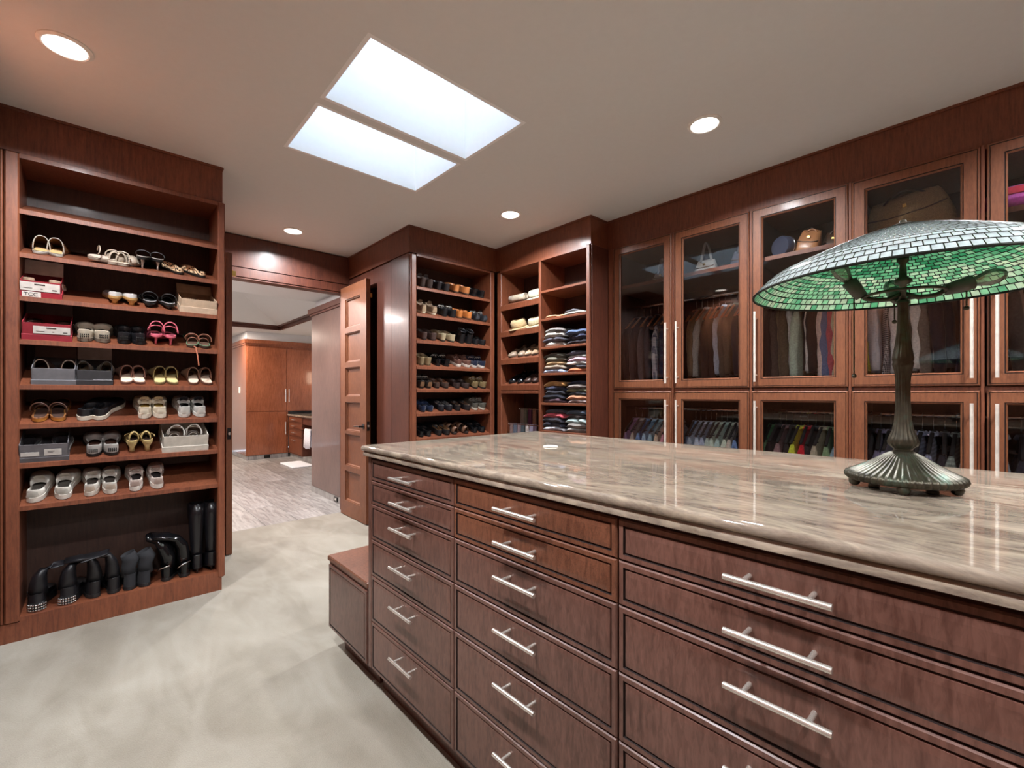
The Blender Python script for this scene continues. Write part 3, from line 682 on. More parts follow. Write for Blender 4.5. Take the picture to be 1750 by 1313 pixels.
        if e.get('buckle'): P('buckle', MB().tube([(-.04,.0,.07),(-.02,-.008,.085),(.03,-.004,.10)], .004, 6), M['chrome'])
    elif style == 'bare': pass
    return t
PROTO = {}
def shoe(style, side, loc, rotz, tilt, label, group, col, sole_col='1a1715', name='shoe', cat='shoe', scale=1, roll=0, **kw):
    key = (style, side, col, sole_col, repr(sorted((k, str(v)) for k, v in kw.items())))
    if key in PROTO: t = dup(PROTO[key])
    else: t = make_shoe(style, side, col, sole_col, **kw); PROTO[key] = t
    t.name = name; t.matrix_world = Matrix.Identity(4)
    t.location = loc; t.rotation_mode = 'XYZ'
    t.rotation_euler = (Matrix.Rotation(tilt, 3, 'X') @ Matrix.Rotation(rotz, 3, 'Z') @ Matrix.Rotation(roll, 3, 'Y')).to_euler() if tilt else (0, roll, rotz)
    t.scale = (scale,)*3
    return props(t, label, cat, group)
def pair(us, yface, z, sl, yoff, desc, where, style, col, sole_col='1a1715', yaw=0, grp=None, name='shoe', cat='shoe', **kw):
    tilt = math.atan(sl)
    for i, u in enumerate(us):
        x = onY(u, yface+yoff+.02); side = -1 if i == 0 else 1
        lab = f"{('left','right')[i]} of the {desc}, {where}"
        shoe(style, side*-1, (x, yface+yoff, z+yoff*sl+.001), yaw+side*-.03, tilt, lab, grp or 'shoes '+where, col, sole_col, name, cat, **kw)
ex = lambda **k: dict(extra=k)
LS = ['top','top shoe','second','third','fourth','fifth','sixth','seventh']
def LP(r, us, desc, style, col, sole='1a1715', yoff=.02, yaw=0, **kw):
    z = [None]+LZ[1:]; pair(us, LY, z[r], SL, yoff, desc, LWH[r], style, col, sole, yaw, 'shoes '+LWH[r], **kw)
LWH = [None]+['%s row, left cabinet' % q for q in ('top','second','third','fourth','fifth','sixth','seventh')]
# row 1
LP(1, (66, 97), 'tan-lined silver-rimmed mules', 'mule', '7a5233', 'a8a39a', W=.088, in_col='c09a68', extra=dict(sole=.014))
LP(1, (192, 211), 'crinkled metallic beige sandals', 'slide', 'a89a8a', '8d8073', in_col='b6a690', W=.085, extra=dict(bands=[(.05,.22,.075),(.42,.56,.055),(.64,.8,.045)], rim='c0b3a2', ankle=[(.03,.05,.034,.03)], rough=.3))
LP(1, (243, 270), 'black strappy heels with silver heel pins', 'slide', '101010', '101010', in_col='0c0c0c', W=.08, yoff=.035, extra=dict(heel=.055, block=.007, heel_col='b8b4ae', bands=[(.55,.7,.05)], ankle=[(.02,.085,.034,.022)], rim='9a958e'))
LP(1, (308, 346), 'leopard print ballet flats', 'flat', '3a2a20', '15100d', in_col='a06a44', W=.084, yaw=.3, extra=dict(bow=1, mat=None))
leop, nt, b = mat_base('leopard_print', .6); vz = nt.nodes.new('ShaderNodeTexVoronoi'); vz.inputs['Scale'].default_value = 85
tc = nt.nodes.new('ShaderNodeTexCoord'); nt.links.new(tc.outputs['Object'], vz.inputs['Vector']); nt.links.new(ramp(nt, vz.outputs[0], [(.2, srgb('1d1411')), (.42, srgb('2a1c15')), (.5, srgb('d9b891'))]), b.inputs['Base Color'])
for o in [q for q in C.objects if q.type == 'EMPTY' and 'leopard' in q.get('label', '')]:
    for ch in o.children:
        if ch.name.startswith(('upper', 'bow')):
            ch.material_slots[0].link = 'OBJECT'; ch.material_slots[0].material = leop
# row 2
LP(2, (196, 226), 'silvery white pointed pumps with gold heels', 'flat', 'c9c7c4', 'b08a55', in_col='cfc5b4', W=.086, yaw=.05, yoff=.03, extra=dict(heel=.03, block=.02, heel_col='c79a55', open=.6, rough=.25))
LP(2, (255, 290), 'black sandals with silver rims', 'slide', '0f0f10', '141414', in_col='0d0d0d', W=.082, extra=dict(heel=.022, block=.022, bands=[(.5,.7,.055)], ankle=[(.03,.06,.036,.03)], rim='8d8c8c'))
# row 3
LP(3, (144, 177), 'cream rubber clogs with vent holes', 'clog', 'b5aa98', '6d6357', W=.094, in_col='241c18', extra=dict(sole=.02))
LP(3, (211, 239), 'black rubber clogs', 'clog', '17161a', '101012', W=.088, in_col='0c0a0a', extra=dict(sole=.02))
LP(3, (266, 292), 'pink strappy heeled sandals', 'slide', 'd4687a', 'd4687a', in_col='a04a5a', W=.08, yoff=.03, extra=dict(heel=.05, block=.008, bands=[(.5,.58,.05),(.66,.76,.045)], ankle=[(.02,.10,.034,.045),(.035,.085,.04,.03)], heel_col='d4687a'))
LP(3, (326, 350), 'jewelled multicoloured thong sandals', 'slide', '8a5a45', '3a2a22', in_col='5d4436', W=.082, yaw=-.1, extra=dict(bands=[(.3,.38,.05),(.5,.56,.06),(.7,.76,.04)], ankle=[(.03,.05,.036,.035)], rim='6f8a6c'))
# row 4
for us, d, c, i_, rm in (((215, 240), 'rosy brown slides with cream footbeds', '8a6556', 'd9c2ab', '7a5346'), ((272, 297), 'olive gold slides with yellow footbeds', '8f7d58', 'cbb780', '86744e'), ((330, 356), 'tan backless slides with pale footbeds', '8b6a56', 'd8c3ad', '6d4a3c')):
    LP(4, us, d, 'mule', c, rm, in_col=i_, W=.086, extra=dict(sole=.012))
# row 5
LP(5, (66, 101), 'brown strappy sandals with amber heels', 'slide', '4a2e22', 'c98a3c', in_col='3a231a', W=.082, extra=dict(bands=[(.45,.55,.055),(.65,.8,.045)], ankle=[(.03,.055,.036,.04)], rim='8a5a3a', sole=.02))
LP(5, (139, 166), 'black slip-on sneakers with cream soles', 'loafer', '16161a', 'd8d0bf', yaw=-.35, W=.098, L=.285, extra=dict(top=.07, sole=.026, trim='16161a', open=.5))
LP(5, (246, 275), 'cream lace-up sneakers with gold linings', 'sneaker', 'c9bda8', 'e0d7c6', in_col='b5903f', W=.088, extra=dict(sole=.03, patch='d8cdb9', tongue='c0b29a'))
LP(5, (314, 343), 'grey white sneakers with navy tops', 'sneaker', 'b9b6b0', 'ccc8c0', in_col='15161c', W=.088, extra=dict(sole=.024, patch='c4c1ba', tongue='1a1b24', lace='1c1c24'))
# row 6
LP(6, (159, 192), 'silver slip-on clogs with black soles', 'clog', 'aaa6a2', '151313', in_col='4a2c20', W=.094, extra=dict(sole=.018))
LP(6, (225, 252), 'gold block-heel sandals', 'slide', 'b09a66', 'b39d6a', in_col='3c2820', W=.078, yoff=.035, extra=dict(heel=.06, block=.019, heel_col='c9b47e', bands=[(.05,.14,.07),(.5,.7,.055)], ankle=[(.03,.095,.036,.014)], rough=.3))
# row 7
LP(7, (57, 108), 'white slip-on sneakers with silver heel linings', 'sneaker', 'd9d5cc', 'ddd9d0', in_col='55504a', W=.098, L=.28, yaw=-.1, extra=dict(sole=.03, patch='b9b6ae', laces=0, tongue='cfcac0'))
LP(7, (154, 189), 'white lace-up sneakers with beige heels', 'sneaker', 'd2cdc4', 'd5cfc4', in_col='4a423c', W=.088, yaw=-.03, extra=dict(sole=.028, patch='b8a898', tongue='c8c2b8'))
LP(7, (231, 270), 'pale pink knit running shoes', 'sneaker', 'c6b6ad', 'dcd7cf', in_col='2a2222', W=.086, extra=dict(sole=.03, patch='a8938a', tongue='9a7a70', lace='e4ded6', cloth=1))
# bottom row: boots
BW = 'bottom of the left cabinet'
def boots(us, desc, col, sole='101010', yoff=.03, yaw=0, **kw):
    pair(us, LY, .122, 0, yoff, desc, BW, 'boot', col, sole, yaw, 'boots '+BW, 'boot', 'boot', **kw)
for i, (u, nx) in enumerate(((62, .10), (113, .17))):
    x = onY(u, LY+.05); s_ = (-1, 1)[i]
    shoe('boot', s_, (x, LY+.03, .122), -.12, 0, f"{('left','right')[i]} one of the black boots with silver studded heels, {BW}", 'boots '+BW, '17161a', '141416', 'boot', 'boot', W=.098, L=.27,
         extra=dict(studs=1, sole=.046, path=[(0,.05,.085),(0,.045,.13),(.005,.045,.175),(.02,.05,.205),(.06,.055,.222),(nx,.06,.226+.02*i)], rad=[.040,.036,.036,.036,.036,.036], flat=[1,1,.8,.5,.35,.25]))
for i, (u, nx) in enumerate(((163, -.12), (194, -.18))):
    x = onY(u, LY+.05); s_ = (-1, 1)[i]
    shoe('boot', s_, (x, LY+.035, .122), .1, 0, f"{('left','right')[i]} one of the black ankle-zip boots with folded shafts, {BW}", 'boots '+BW, '141316', '1b1a1a', 'boot', 'boot', W=.084, L=.25,
         extra=dict(sole=.022, path=[(0,.05,.085),(0,.045,.13),(-.005,.045,.185),(-.02,.05,.222),(-.06,.055,.235),(nx,.06,.232)], rad=[.036,.032,.034,.036,.036,.036], flat=[1,1,.8,.5,.35,.25]))
boots((221, 248), 'black suede slouch ankle boots', '1e1e22', '1a1a1c', W=.086, L=.25, extra=dict(sole=.022, rough=.9, h=.22, path=[(0,.05,.08),(0,.045,.13),(.012,.05,.17),(-.006,.05,.21)], rad=[.038,.034,.042,.036]))
for i, (u, nx) in enumerate(((281, -.10), (316, -.16))):
    x = onY(u, LY+.05)
    shoe('boot', (-1,1)[i], (x, LY+.045, .122), -.5+.6*i, 0, f"{('left','right')[i]} one of the shiny black patent boots folded over, {BW}", 'boots '+BW, '0e0e10', '161616', 'boot', 'boot', W=.084, L=.25,
         extra=dict(sole=.02, rough=.12, buckle=1, path=[(0,.05,.085),(0,.045,.14),(-.01,.045,.20),(-.04,.05,.245),(-.08,.055,.268),(nx,.06,.285)], rad=[.040,.036,.04,.042,.042,.040], flat=[1,1,.9,.7,.6,.5]))
boots((337, 362), 'tall knee-high black leather boots', '141316', '101012', yoff=.045, W=.08, L=.24, extra=dict(heel=.03, block=.008, heel_col='111111', sole=.01, rough=.25, path=[(0,.05,.11),(0,.045,.16),(0,.05,.28),(0,.05,.38),(0,.05,.455)], rad=[.034,.030,.040,.046,.047]))
# shoe boxes
def shoebox(u0, u1, row, h, col, desc, lid=None, label_=None, inner=None, dark=None, inl='d8cfc4', flap=None):
    yf = LY+.012; z = LZ[row]; x0, x1 = onY(u0, yf), onY(u1, yf); d = .27; t_ = .003
    t = thing('shoe_box', desc+', '+LWH[row], 'box', ((x0+x1)/2, yf, z+.005), None, (math.atan(SL), 0, 0))
    w2 = (x1-x0)/2; m = leather(col, .6)
    b = MB(); b.box(-w2, w2, 0, d, 0, .003); b.box(-w2, w2, 0, t_, 0, h); b.box(-w2, w2, d-t_, d, 0, h); b.box(-w2, -w2+t_, 0, d, 0, h); b.box(w2-t_, w2, 0, d, 0, h)
    P = lambda n, mb, mt: ob(n, mb, mt, t, None, False)
    P('body', b, m); P('lining', MB().box(-w2+t_, w2-t_, t_, d-t_, .003, .006), leather(inl, .8))
    if lid: P('lid', MB().rbox(-w2-.003, w2+.003, -.003, d+.002, -.002, lid[1], .001), leather(lid[0], .6))
    if flap: P('raised_lid', MB().add([(-w2,d-.06,h),(w2,d-.06,h),(w2,d-.01,h+flap[1]),(-w2,d-.01,h+flap[1]),(-w2,d-.057,h),(w2,d-.057,h),(w2,d-.007,h+flap[1]),(-w2,d-.007,h+flap[1])],[(0,1,2,3),(7,6,5,4),(0,4,5,1),(1,5,6,2),(2,6,7,3),(3,7,4,0)]), leather(flap[0], .7))
    for q in (label_ or []): 
        a, b_, c, e_, colr, lines = q
        lp = P('paper_label', MB().box(-w2+a*2*w2, -w2+b_*2*w2, -.0045, -.0035, c*h, e_*h), leather(colr, .7))
        ln = MB()
        for (la, lb, lz, lh) in lines: ln.box(-w2+(a+(b_-a)*la)*2*w2, -w2+(a+(b_-a)*lb)*2*w2, -.0052, -.0046, (c+(e_-c)*lz)*h, (c+(e_-c)*(lz+lh))*h)
        if lines: ob('print', ln, leather('3a3634', .7), lp, None, False)
    return t, w2
def in_box(bx, w2, row, xs, desc, style, col, sole, **kw):
    for i, x in enumerate(xs):
        l = bx.location+Matrix.Rotation(math.atan(SL), 3, 'X') @ Vector((x, .03, .014))
        shoe(style, (-1,1)[i], l, 0, math.atan(SL), f"{('left','right')[i]} shoe of the {desc}", 'shoes inside shoe boxes', col, sole, **kw)
tx = [(.35,.62,.7,.14),(.08,.3,.28,.05),(.5,.56,.25,.08),(.8,.92,.2,.12)]
bx, w2 = shoebox(35, 105, 2, .085, '8f1f2c', 'red shoe box with a white paper band', ('9a2230', .028), [(0,.97,.38,.92,'d6cfc8',tx)], flap=('cfc8c2', .07))
in_box(bx, w2, 2, (-.045, .045), 'nude and white heels inside the red box with a white band', 'flat', 'b8a088', 'd0cac2', in_col='a8845f', W=.075, L=.23, extra=dict(heel=.04, block=.008, pointy=1, open=.62))
bd = ob('box_lettering', MB().box(.0,.001,0,.001,0,.001), leather('e8e2dc', .7), bx, None, False); 
cu = bpy.data.curves.new('lettering', 'FONT'); cu.body = 'TCC'; cu.size = .026; cu.extrude = .0004
to = bpy.data.objects.new('lettering', cu); C.objects.link(to); dg = bpy.context.evaluated_depsgraph_get(); me = bpy.data.meshes.new_from_object(to.evaluated_get(dg)); bpy.data.objects.remove(to)
bd.data = me; me.materials.append(leather('3c3634', .7)); bd.rotation_euler = (PI/2, 0, 0); bd.location = (-w2+.012, -.0062, .005)
ob('sticker', MB().box(-w2+.006, -w2+.075, -.0058, -.0048, .0, .027), leather('e2dcd4', .7), bx, None, False)
bx, w2 = shoebox(308, 370, 2, .085, 'bfa78e', 'beige shoe box with open top', ('c6af97', .036), None, inl='8a7460', flap=('a8917a', .05))
in_box(bx, w2, 2, (-.04, .04), 'brown flats inside the beige box', 'flat', 'a07a55', '6b4a35', in_col='8a6a4a', W=.075, L=.23)
bx, w2 = shoebox(38, 122, 3, .092, '8f2430', 'dark red shoe box with a white label', ('962836', .030), [(.22,.98,.40,.84,'d6d0ca',tx)], flap=('4f4644', .08))
in_box(bx, w2, 3, (-.055, .05), 'brown patent shoes inside the dark red box', 'loafer', '3a211a', '1d1411', in_col='2a1812', W=.09, L=.24, extra=dict(rough=.15))
bx, w2 = shoebox(54, 129, 4, .09, '75757a', 'grey shoe box with a thin pale rim', ('6e6e73', .026), None, inl='5a5a5e', flap=('5c4a44', .06))
in_box(bx, w2, 4, (-.045, .045), 'taupe sandals inside the grey box', 'mule', '54392f', 'b9a898', in_col='6a4a3c', W=.085, L=.24)
bx, w2 = shoebox(131, 192, 4, .085, '3f3f43', 'charcoal shoe box with its lid raised', ('37373b', .028), [(.45,.98,.36,.38,'d8d8dc',[])], inl='9a9490', flap=('8f8783', .13))
in_box(bx, w2, 4, (-.04, .04), 'beige slides inside the charcoal box', 'mule', 'a39484', '2a2422', in_col='b9ab9a', W=.075, L=.23)
bx, w2 = shoebox(33, 117, 6, .10, '6c6a6e', 'grey shoe box with two white stickers', ('5d5b5f', .024), [(.03,.40,.36,.58,'d2cfca',[]),(.5,.86,.36,.72,'d2cfca',[(.2,.6,.6,.1),(.2,.5,.4,.08)])], inl='2c2a2c', flap=None)
in_box(bx, w2, 6, (-.06, .055), 'grey felt slippers inside the grey box', 'loafer', '3c3a3e', 'c8c6c4', in_col='2a282a', W=.09, L=.24, extra=dict(cloth=1))
bx, w2 = shoebox(278, 355, 6, .105, 'c9c3b8', 'cream shoe box with white strappy sandals', ('cfc9be', .036), None, inl='c9c2b8', flap=('c4bdb3', .05))
in_box(bx, w2, 6, (-.04, .04), 'white strappy sandals inside the cream box', 'slide', 'dedad4', 'd0cabf', in_col='b0a69a', W=.08, L=.23, extra=dict(bands=[(.4,.46,.06),(.55,.6,.055),(.7,.74,.045)], ankle=[(.02,.09,.038,.05),(.04,.08,.045,.04)]))
# single metallic sandal lying on its side and the dangling strap
shoe('slide', 1, (onY(150, LY+.03), LY+.03, LZ[1]+.03), -1.2, math.atan(SL), 'crinkled metallic sandal lying on its side, '+LWH[1], None, '9c8d7e', '8a7c6e', in_col='a8988a', W=.08, roll=.25, extra=dict(bands=[(.42,.56,.055),(.64,.8,.045)], ankle=[(.03,.05,.034,.03)]))
props(ob('sandal_strap', MB().tube([(onY(333,3.46), 3.50, LZ[3]+.02), (onY(335,3.46), 3.47, LZ[3]+.01), (onY(338,3.46), 3.462, LZ[3]-.05), (onY(340,3.46), 3.464, LZ[3]-.105)], .004, 6), leather('b06a50')), 'loose tan strap hanging over the third shoe shelf edge', 'strap')
# ------------------------------------------------------------------ shoe tower contents
TWH = ['%s shelf, shoe tower' % q for q in ('top','second','third','fourth','fifth','sixth','seventh')]
TP = {
0: [((721,734),'dark brown suede loafers','sneaker','3b302c','2a211e',dict(laces=0,top=.085,sole=.018)), ((749,763),'black leather loafers','loafer','1d1a1c','141212',dict(top=.075)), ((779,797),'tan suede slip-on shoes','loafer','a86a3c','3a261c',dict(top=.08)), ((810,823),'shiny black dress shoes','loafer','121214','0d0d0d',dict(rough=.12,top=.075))],
1: [((722,740),'grey and tan striped boat shoes','sneaker','7d6a58','c0b39a',dict(laces=0,top=.085,sole=.02,patch='a08a70')), ((759,774),'black lace-up shoes','sneaker','151518','101012',dict(top=.08)), ((785,801),'orange tan leather slip-ons','loafer','b06a34','5a3a26',dict(top=.08)), ((814,827),'black shoes with grey collars','sneaker','1c1e22','141416',dict(patch='3c4046',top=.07))],
2: [((724,740),'dark brown suede moccasins','loafer','4a3a36','2b2220',dict(top=.075)), ((756,772),'cream woven slip-on shoes','loafer','a89a7c','3a322a',dict(top=.08)), ((788,801),'black ankle boots','boot','121215','101010',dict(h=.125)), ((813,825),'black stitched moccasins','loafer','16171a','101010',dict())],
3: [((719,731),'olive beige slip-ons','loafer','8a785a','6a5c44',dict(top=.08)), ((748,763),'black polished lace-ups','sneaker','0f0f12','0c0c0c',dict(rough=.15,top=.075)), ((783,799),'brown sneakers with white soles','sneaker','6b4a40','d0c8bc',dict(sole=.026,laces=0)), ((811,824),'navy sneakers with white soles','sneaker','1d2338','c8c2ba',dict(sole=.024,cloth=1))],
4: [((719,732),'black and tan walking shoes','sneaker','2a2422','1a1614',dict(patch='7a5a40')), ((746,762),'brown moccasins with tan collars','loafer','4a3a33','201a18',dict(bowl='9a6a50')), ((781,797),'dark taupe suede boat shoes','loafer','3c302e','241e1c',dict()), ((812,826),'tan patterned trail shoes','sneaker','7a6848','241e18',dict(tongue='a89468'))],
5: [((722,735),'navy cloth loafers','loafer','1f2a44','20242e',dict(cloth=1)), ((754,768),'navy black suede moccasins','loafer','202028','141418',dict(bowl='8a8a8a')), ((782,799),'black brown driving shoes','loafer','1e1a1c','141010',dict(bowl='7a6250')), ((812,825),'olive grey sneakers with white soles','sneaker','54524a','c4bcac',dict(sole=.02))],
6: [((719,732),'black low shoes with silver trim','loafer','141416','0e0e10',dict(rough=.2)), ((750,764),'black shoes with tan insoles','loafer','1a1a1c','101010',dict(bowl='9a7450')), ((776,796),'brown patchwork sandals','slide','6a4c3a','2a1e18',dict(bands=[(.05,.2,.07),(.4,.6,.065),(.65,.8,.05)])), ((811,824),'black polished low shoes','loafer','16171a','0e0e10',dict(rough=.15))]}
for r_, row in TP.items():
    for us, d, st, c, s_, e in row:
        pair(us, TY, TZ[r_], SL, .03, d, TWH[r_], st, c, s_, -.0, None, W=.088, L=.26, extra=e)
# ------------------------------------------------------------------ sweater cabinet, left column
def LX(y, z, off): return (SX+.03+off, y, z+.01+off*.36)
lw = '%s slanted shelf, corner cabinet'
def lpair(us, r_, desc, st, c, s_, **kw):
    for i, u in enumerate(us):
        y = onX(u, SX+.06)
        # toes point into the room
        t = shoe(st, (-1,1)[i], (SX+.29, y, LSZ[r_]+.115), PI/2, 0, f"{('left','right')[i]} of the {desc}, {lw % ORD[r_]}", 'shoes on the corner cabinet', c, s_, **kw)
        t.rotation_euler = (Matrix.Rotation(.37, 3, 'Y') @ Matrix.Rotation(PI/2, 3, 'Z')).to_euler()
        t.rotation_euler = (Matrix.Rotation(-.40, 3, 'Y') @ Matrix.Rotation(PI/2, 3, 'Z')).to_euler()
lpair((873, 890), 2, 'beige suede loafers', 'loafer', '8f7c6a', '6a5a4c', W=.09, extra=dict())
lpair((900, 912), 2, 'tan pointed leather shoes', 'loafer', 'a08468', '4a382c', W=.085, extra=dict(pointy=1))
lpair((874, 889), 3, 'black patent dress shoes', 'loafer', '0f0f12', '0c0c0e', W=.088, extra=dict(rough=.1))
lpair((901, 914), 3, 'dark brown dress shoes', 'loafer', '3f2c26', '241814', W=.088, extra=dict(rough=.3))
def hat(y, z, col, label, s=1.0):
    t = thing('cap', label, 'cap', (SX+.10, y, z+.045)); t.rotation_euler = (0, -.36, 0)
    ob('crown', MB().lathe([(.085*s,0),(.09*s,.02),(.088*s,.06*s),(.07*s,.085*s),(.055*s,.075*s),(.02*s,.06*s),(.001,.058*s)], 20), cloth(col), t, 'all', False)
    ob('brim', MB().lathe([(.084*s,0),(.125*s,-.006),(.127*s,-.002),(.084*s,.006)], 24), cloth(col), t, 'all', False)
hat(onX(886, SX+.08), LSZ[1], 'b39a74', 'mustard beige felt hat on the second slanted shelf of the corner cabinet', .95)
hat(onX(914, SX+.08), LSZ[1], 'b4a88a', 'cream canvas hat beside the divider on the second slanted corner shelf', .85)
hat(onX(915, SX+.08), LSZ[0], 'b5b09c', 'pale grey canvas hat beside the divider on the top slanted corner shelf', .85)
t = thing('rolled_cloth', 'rolled beige cloth on the top slanted shelf of the corner cabinet', 'cloth', (SX+.10, onX(886, SX+.1), LSZ[0]+.075)); t.rotation_euler = (0, -.36, 0)
sp = [(0, 0)]; rr = []
for k in range(40):
    a = k*.42; r = .008+.0011*k; sp.append((r*math.cos(a), r*math.sin(a)))
sp.append((.16, -.045))
mb = MB(); mb.loft([[(q[0]*.8, yy, q[1]*.8) for q in sp[1:]] for yy in (-.11, -.04, .04, .11)], False)
o = ob('roll', mb, cloth('b9ac98'), t, 'all', False); o.modifiers.new('t', 'SOLIDIFY').thickness = .004
# ties on two rails
t = thing('tie_rack', 'chrome tie rack with two bars low in the corner cabinet', 'rack', (3.2, 3.18, 1.0))
for x, z in ((3.24, 1.135), (3.10, .985)):
    ob('bar', MB().tube([(x, 2.915, z), (x, onX(888 if x > 3.2 else 870, x), z)], .006, 10).ball((x, onX(888 if x > 3.2 else 870, x), z), .011), M['chrome'], t, True)
def tie(x, y, z, col, kind, label):
    mb = MB(); w_ = .030
    for sx, ln in ((-.008, .36), (.008, .30)):
        mb.loft([[(x+sx*(1 if k else .6), y-w_*f, z+.008-(ln*k/4)), (x+sx*(1 if k else .6)+.003, y, z+.009-(ln*k/4)), (x+sx*(1 if k else .6), y+w_*f, z+.008-(ln*k/4))] for k, f in enumerate((.75,.8,.9,1,1.0))], False)
    mb.loft([[(x-.005, y-w_*.75, z+.008), (x-.005, y+w_*.75, z+.008)], [(x+.005, y-w_*.75, z+.009), (x+.005, y+w_*.75, z+.009)]], False)
    props(ob('necktie', mb, cloth(col, kind), None), label, 'tie', 'neckties on the rack')
for k, (u, c, kd, nm) in enumerate(((893,'6e5a50','','taupe'),(898.5,'5d5446','','olive'),(906,'4a1f30','','wine'),(914,'6a4634','stripe','brown striped'))):
    tie(3.24, onX(u, 3.24), 1.135, c, kd, f'{nm} necktie on the upper bar of the tie rack')
for k, (u, c, kd, nm) in enumerate(((875,'6b5552','','mauve brown'),(881,'49505e','stripe','slate striped'),(888,'6d5c60','','dusty pink'),(894,'2f3a40','','dark teal'),(901.5,'6f5a48','check','tan checked'),(908.5,'7a7488','','lavender grey'),(914.5,'45303c','','plum'))):
    tie(3.10, onX(u, 3.10), .985, c, kd, f'{nm} necktie on the lower bar of the tie rack')
# ------------------------------------------------------------------ folded sweaters
def folded(w, d, h, seed, sag=.0):
    rr = random.Random(seed); nx_, ny_ = 9, 13; mb = MB()
    ph = [rr.uniform(0, 6) for _ in range(6)]
    # closed loft along y, section in x-z with rounded front fold
    rings = []
    for j in range(ny_):
        v = j/(ny_-1)*2-1; ed = (1-abs(v)**5); e2 = .35+.65*ed
        y = v*w/2; sec = []
        hh = h*e2*(1+.10*math.sin(ph[0]+v*4)); dx = .010*math.sin(ph[1]+v*3)+.004*math.sin(ph[2]+v*9)
        zc = sag*(v*v)+.003*math.sin(ph[3]+v*5)
        for k in range(14):
            a = 2*PI*k/14; ca, sa = math.cos(a), math.sin(a)
            px = d/2*(abs(ca)**.35)*(1 if ca > 0 else -1); pz = hh/2*(abs(sa)**.7)*(1 if sa > 0 else -1)
            if ca < -.9: pz = 0; px *= .93            # crease between the two layers on the front fold
            sec.append((px+dx*(ca < 0), y, h/2*e2+pz+zc))
        rings.append(sec)
    mb.loft(rings, True, True, True); return mb
FOLD = {}
def put_fold(y, x, z, w, d, h, col, kind, label, group, tilt=0, ryaw=0, nm='folded_sweater', cat='sweater'):
    key = (round(w,2), round(d,2), round(h,3), R_.randrange(3))
    if key not in FOLD: FOLD[key] = mesh_of('folded_sweater', folded(w, d, h, len(FOLD)+3), cloth(col, kind), 'all')
    o = bpy.data.objects.new(nm, FOLD[key]); C.objects.link(o); o.location = (x, y, z); o.rotation_euler = (tilt, 0, ryaw)
    o.material_slots[0].link = 'OBJECT'; o.material_slots[0].material = cloth(col, kind)
    return props(o, label, cat, group)
CN = {}
STK = [
 (1.725, 'third', [[('c9c9c4','pale grey'),('44444e','slate'),('a8a29a','light taupe'),('6f6a68','grey brown')], [('23222a','near-black'),('2a2f45','dark navy'),('51617f','blue')]]),
 (1.483, 'fourth', [[('9aaac4','light blue'),('86796a','taupe'),('a88a66','camel brown'),('6a665a','olive grey'),('5a5850','dark olive grey')], [('b06a48','rust'),('3c3c42','charcoal'),('c4c4c4','white'),('b08a98','dusty pink'),('b8c4c0','mint white'),('4e5260','heather slate')]]),
 (1.211, 'fifth', [[('4a3640','plum'),('1e1e28','black navy'),('26262e','black'),('2c2e42','navy'),('b0824e','camel')], [('9a8a88','greyish pink'),('a8785c','copper'),('3a3c42','charcoal'),('6c6e56','olive'),('7a706c','plaid grey'),('242a40','navy')]]),
 (.955, 'sixth', [[('b4b4bc','pale lilac'),('1c1c28','dark navy'),('28262e','black'),('b24a54','coral red'),('36363e','charcoal')], [('8f8b88','stone grey'),('7c7672','mid grey'),('9fb0b0','mint'),('38302f','dark brown'),('3a4250','steel blue')]])]
for z, nm, stacks in STK:
    for si, st in enumerate(stacks):
        yc = (2.755, 2.480)[si]; zz = z+.001; avail = .205; h = min(.046, avail/len(st)*1.0)
        for k, (c, n_) in enumerate(st):
            hk = h*(.9+.2*R_.random()); kd = 'plaid' if 'plaid' in n_ else ''
            put_fold(yc+R_.uniform(-.008,.008), SX+.165+R_.uniform(-.012,.012), zz, .245+R_.uniform(-.012,.008), .29, hk, c, kd, f"{n_} folded sweater, {'bottom' if k == 0 else ORD[k]+' up'}, {('left','right')[si]} stack, {nm} shelf", 'folded sweaters in the corner cabinet', 0, R_.uniform(-.05,.05))
            zz += hk*.93
put_fold(2.735, SX+.15, 1.987, .25, .26, .030, 'b98a66', '', 'thin peach cotton top folded alone on the second shelf', 'folded sweaters in the corner cabinet', .03)
put_fold(2.50, SX+.16, 1.987, .27, .28, .034, '9a9c94', '', 'sage grey folded top under the dark one on the second shelf', 'folded sweaters in the corner cabinet')
put_fold(2.56, SX+.18, 2.020, .20, .25, .026, '55545a', '', 'dark grey folded top lying on the sage one on the second shelf', 'folded sweaters in the corner cabinet', .06)
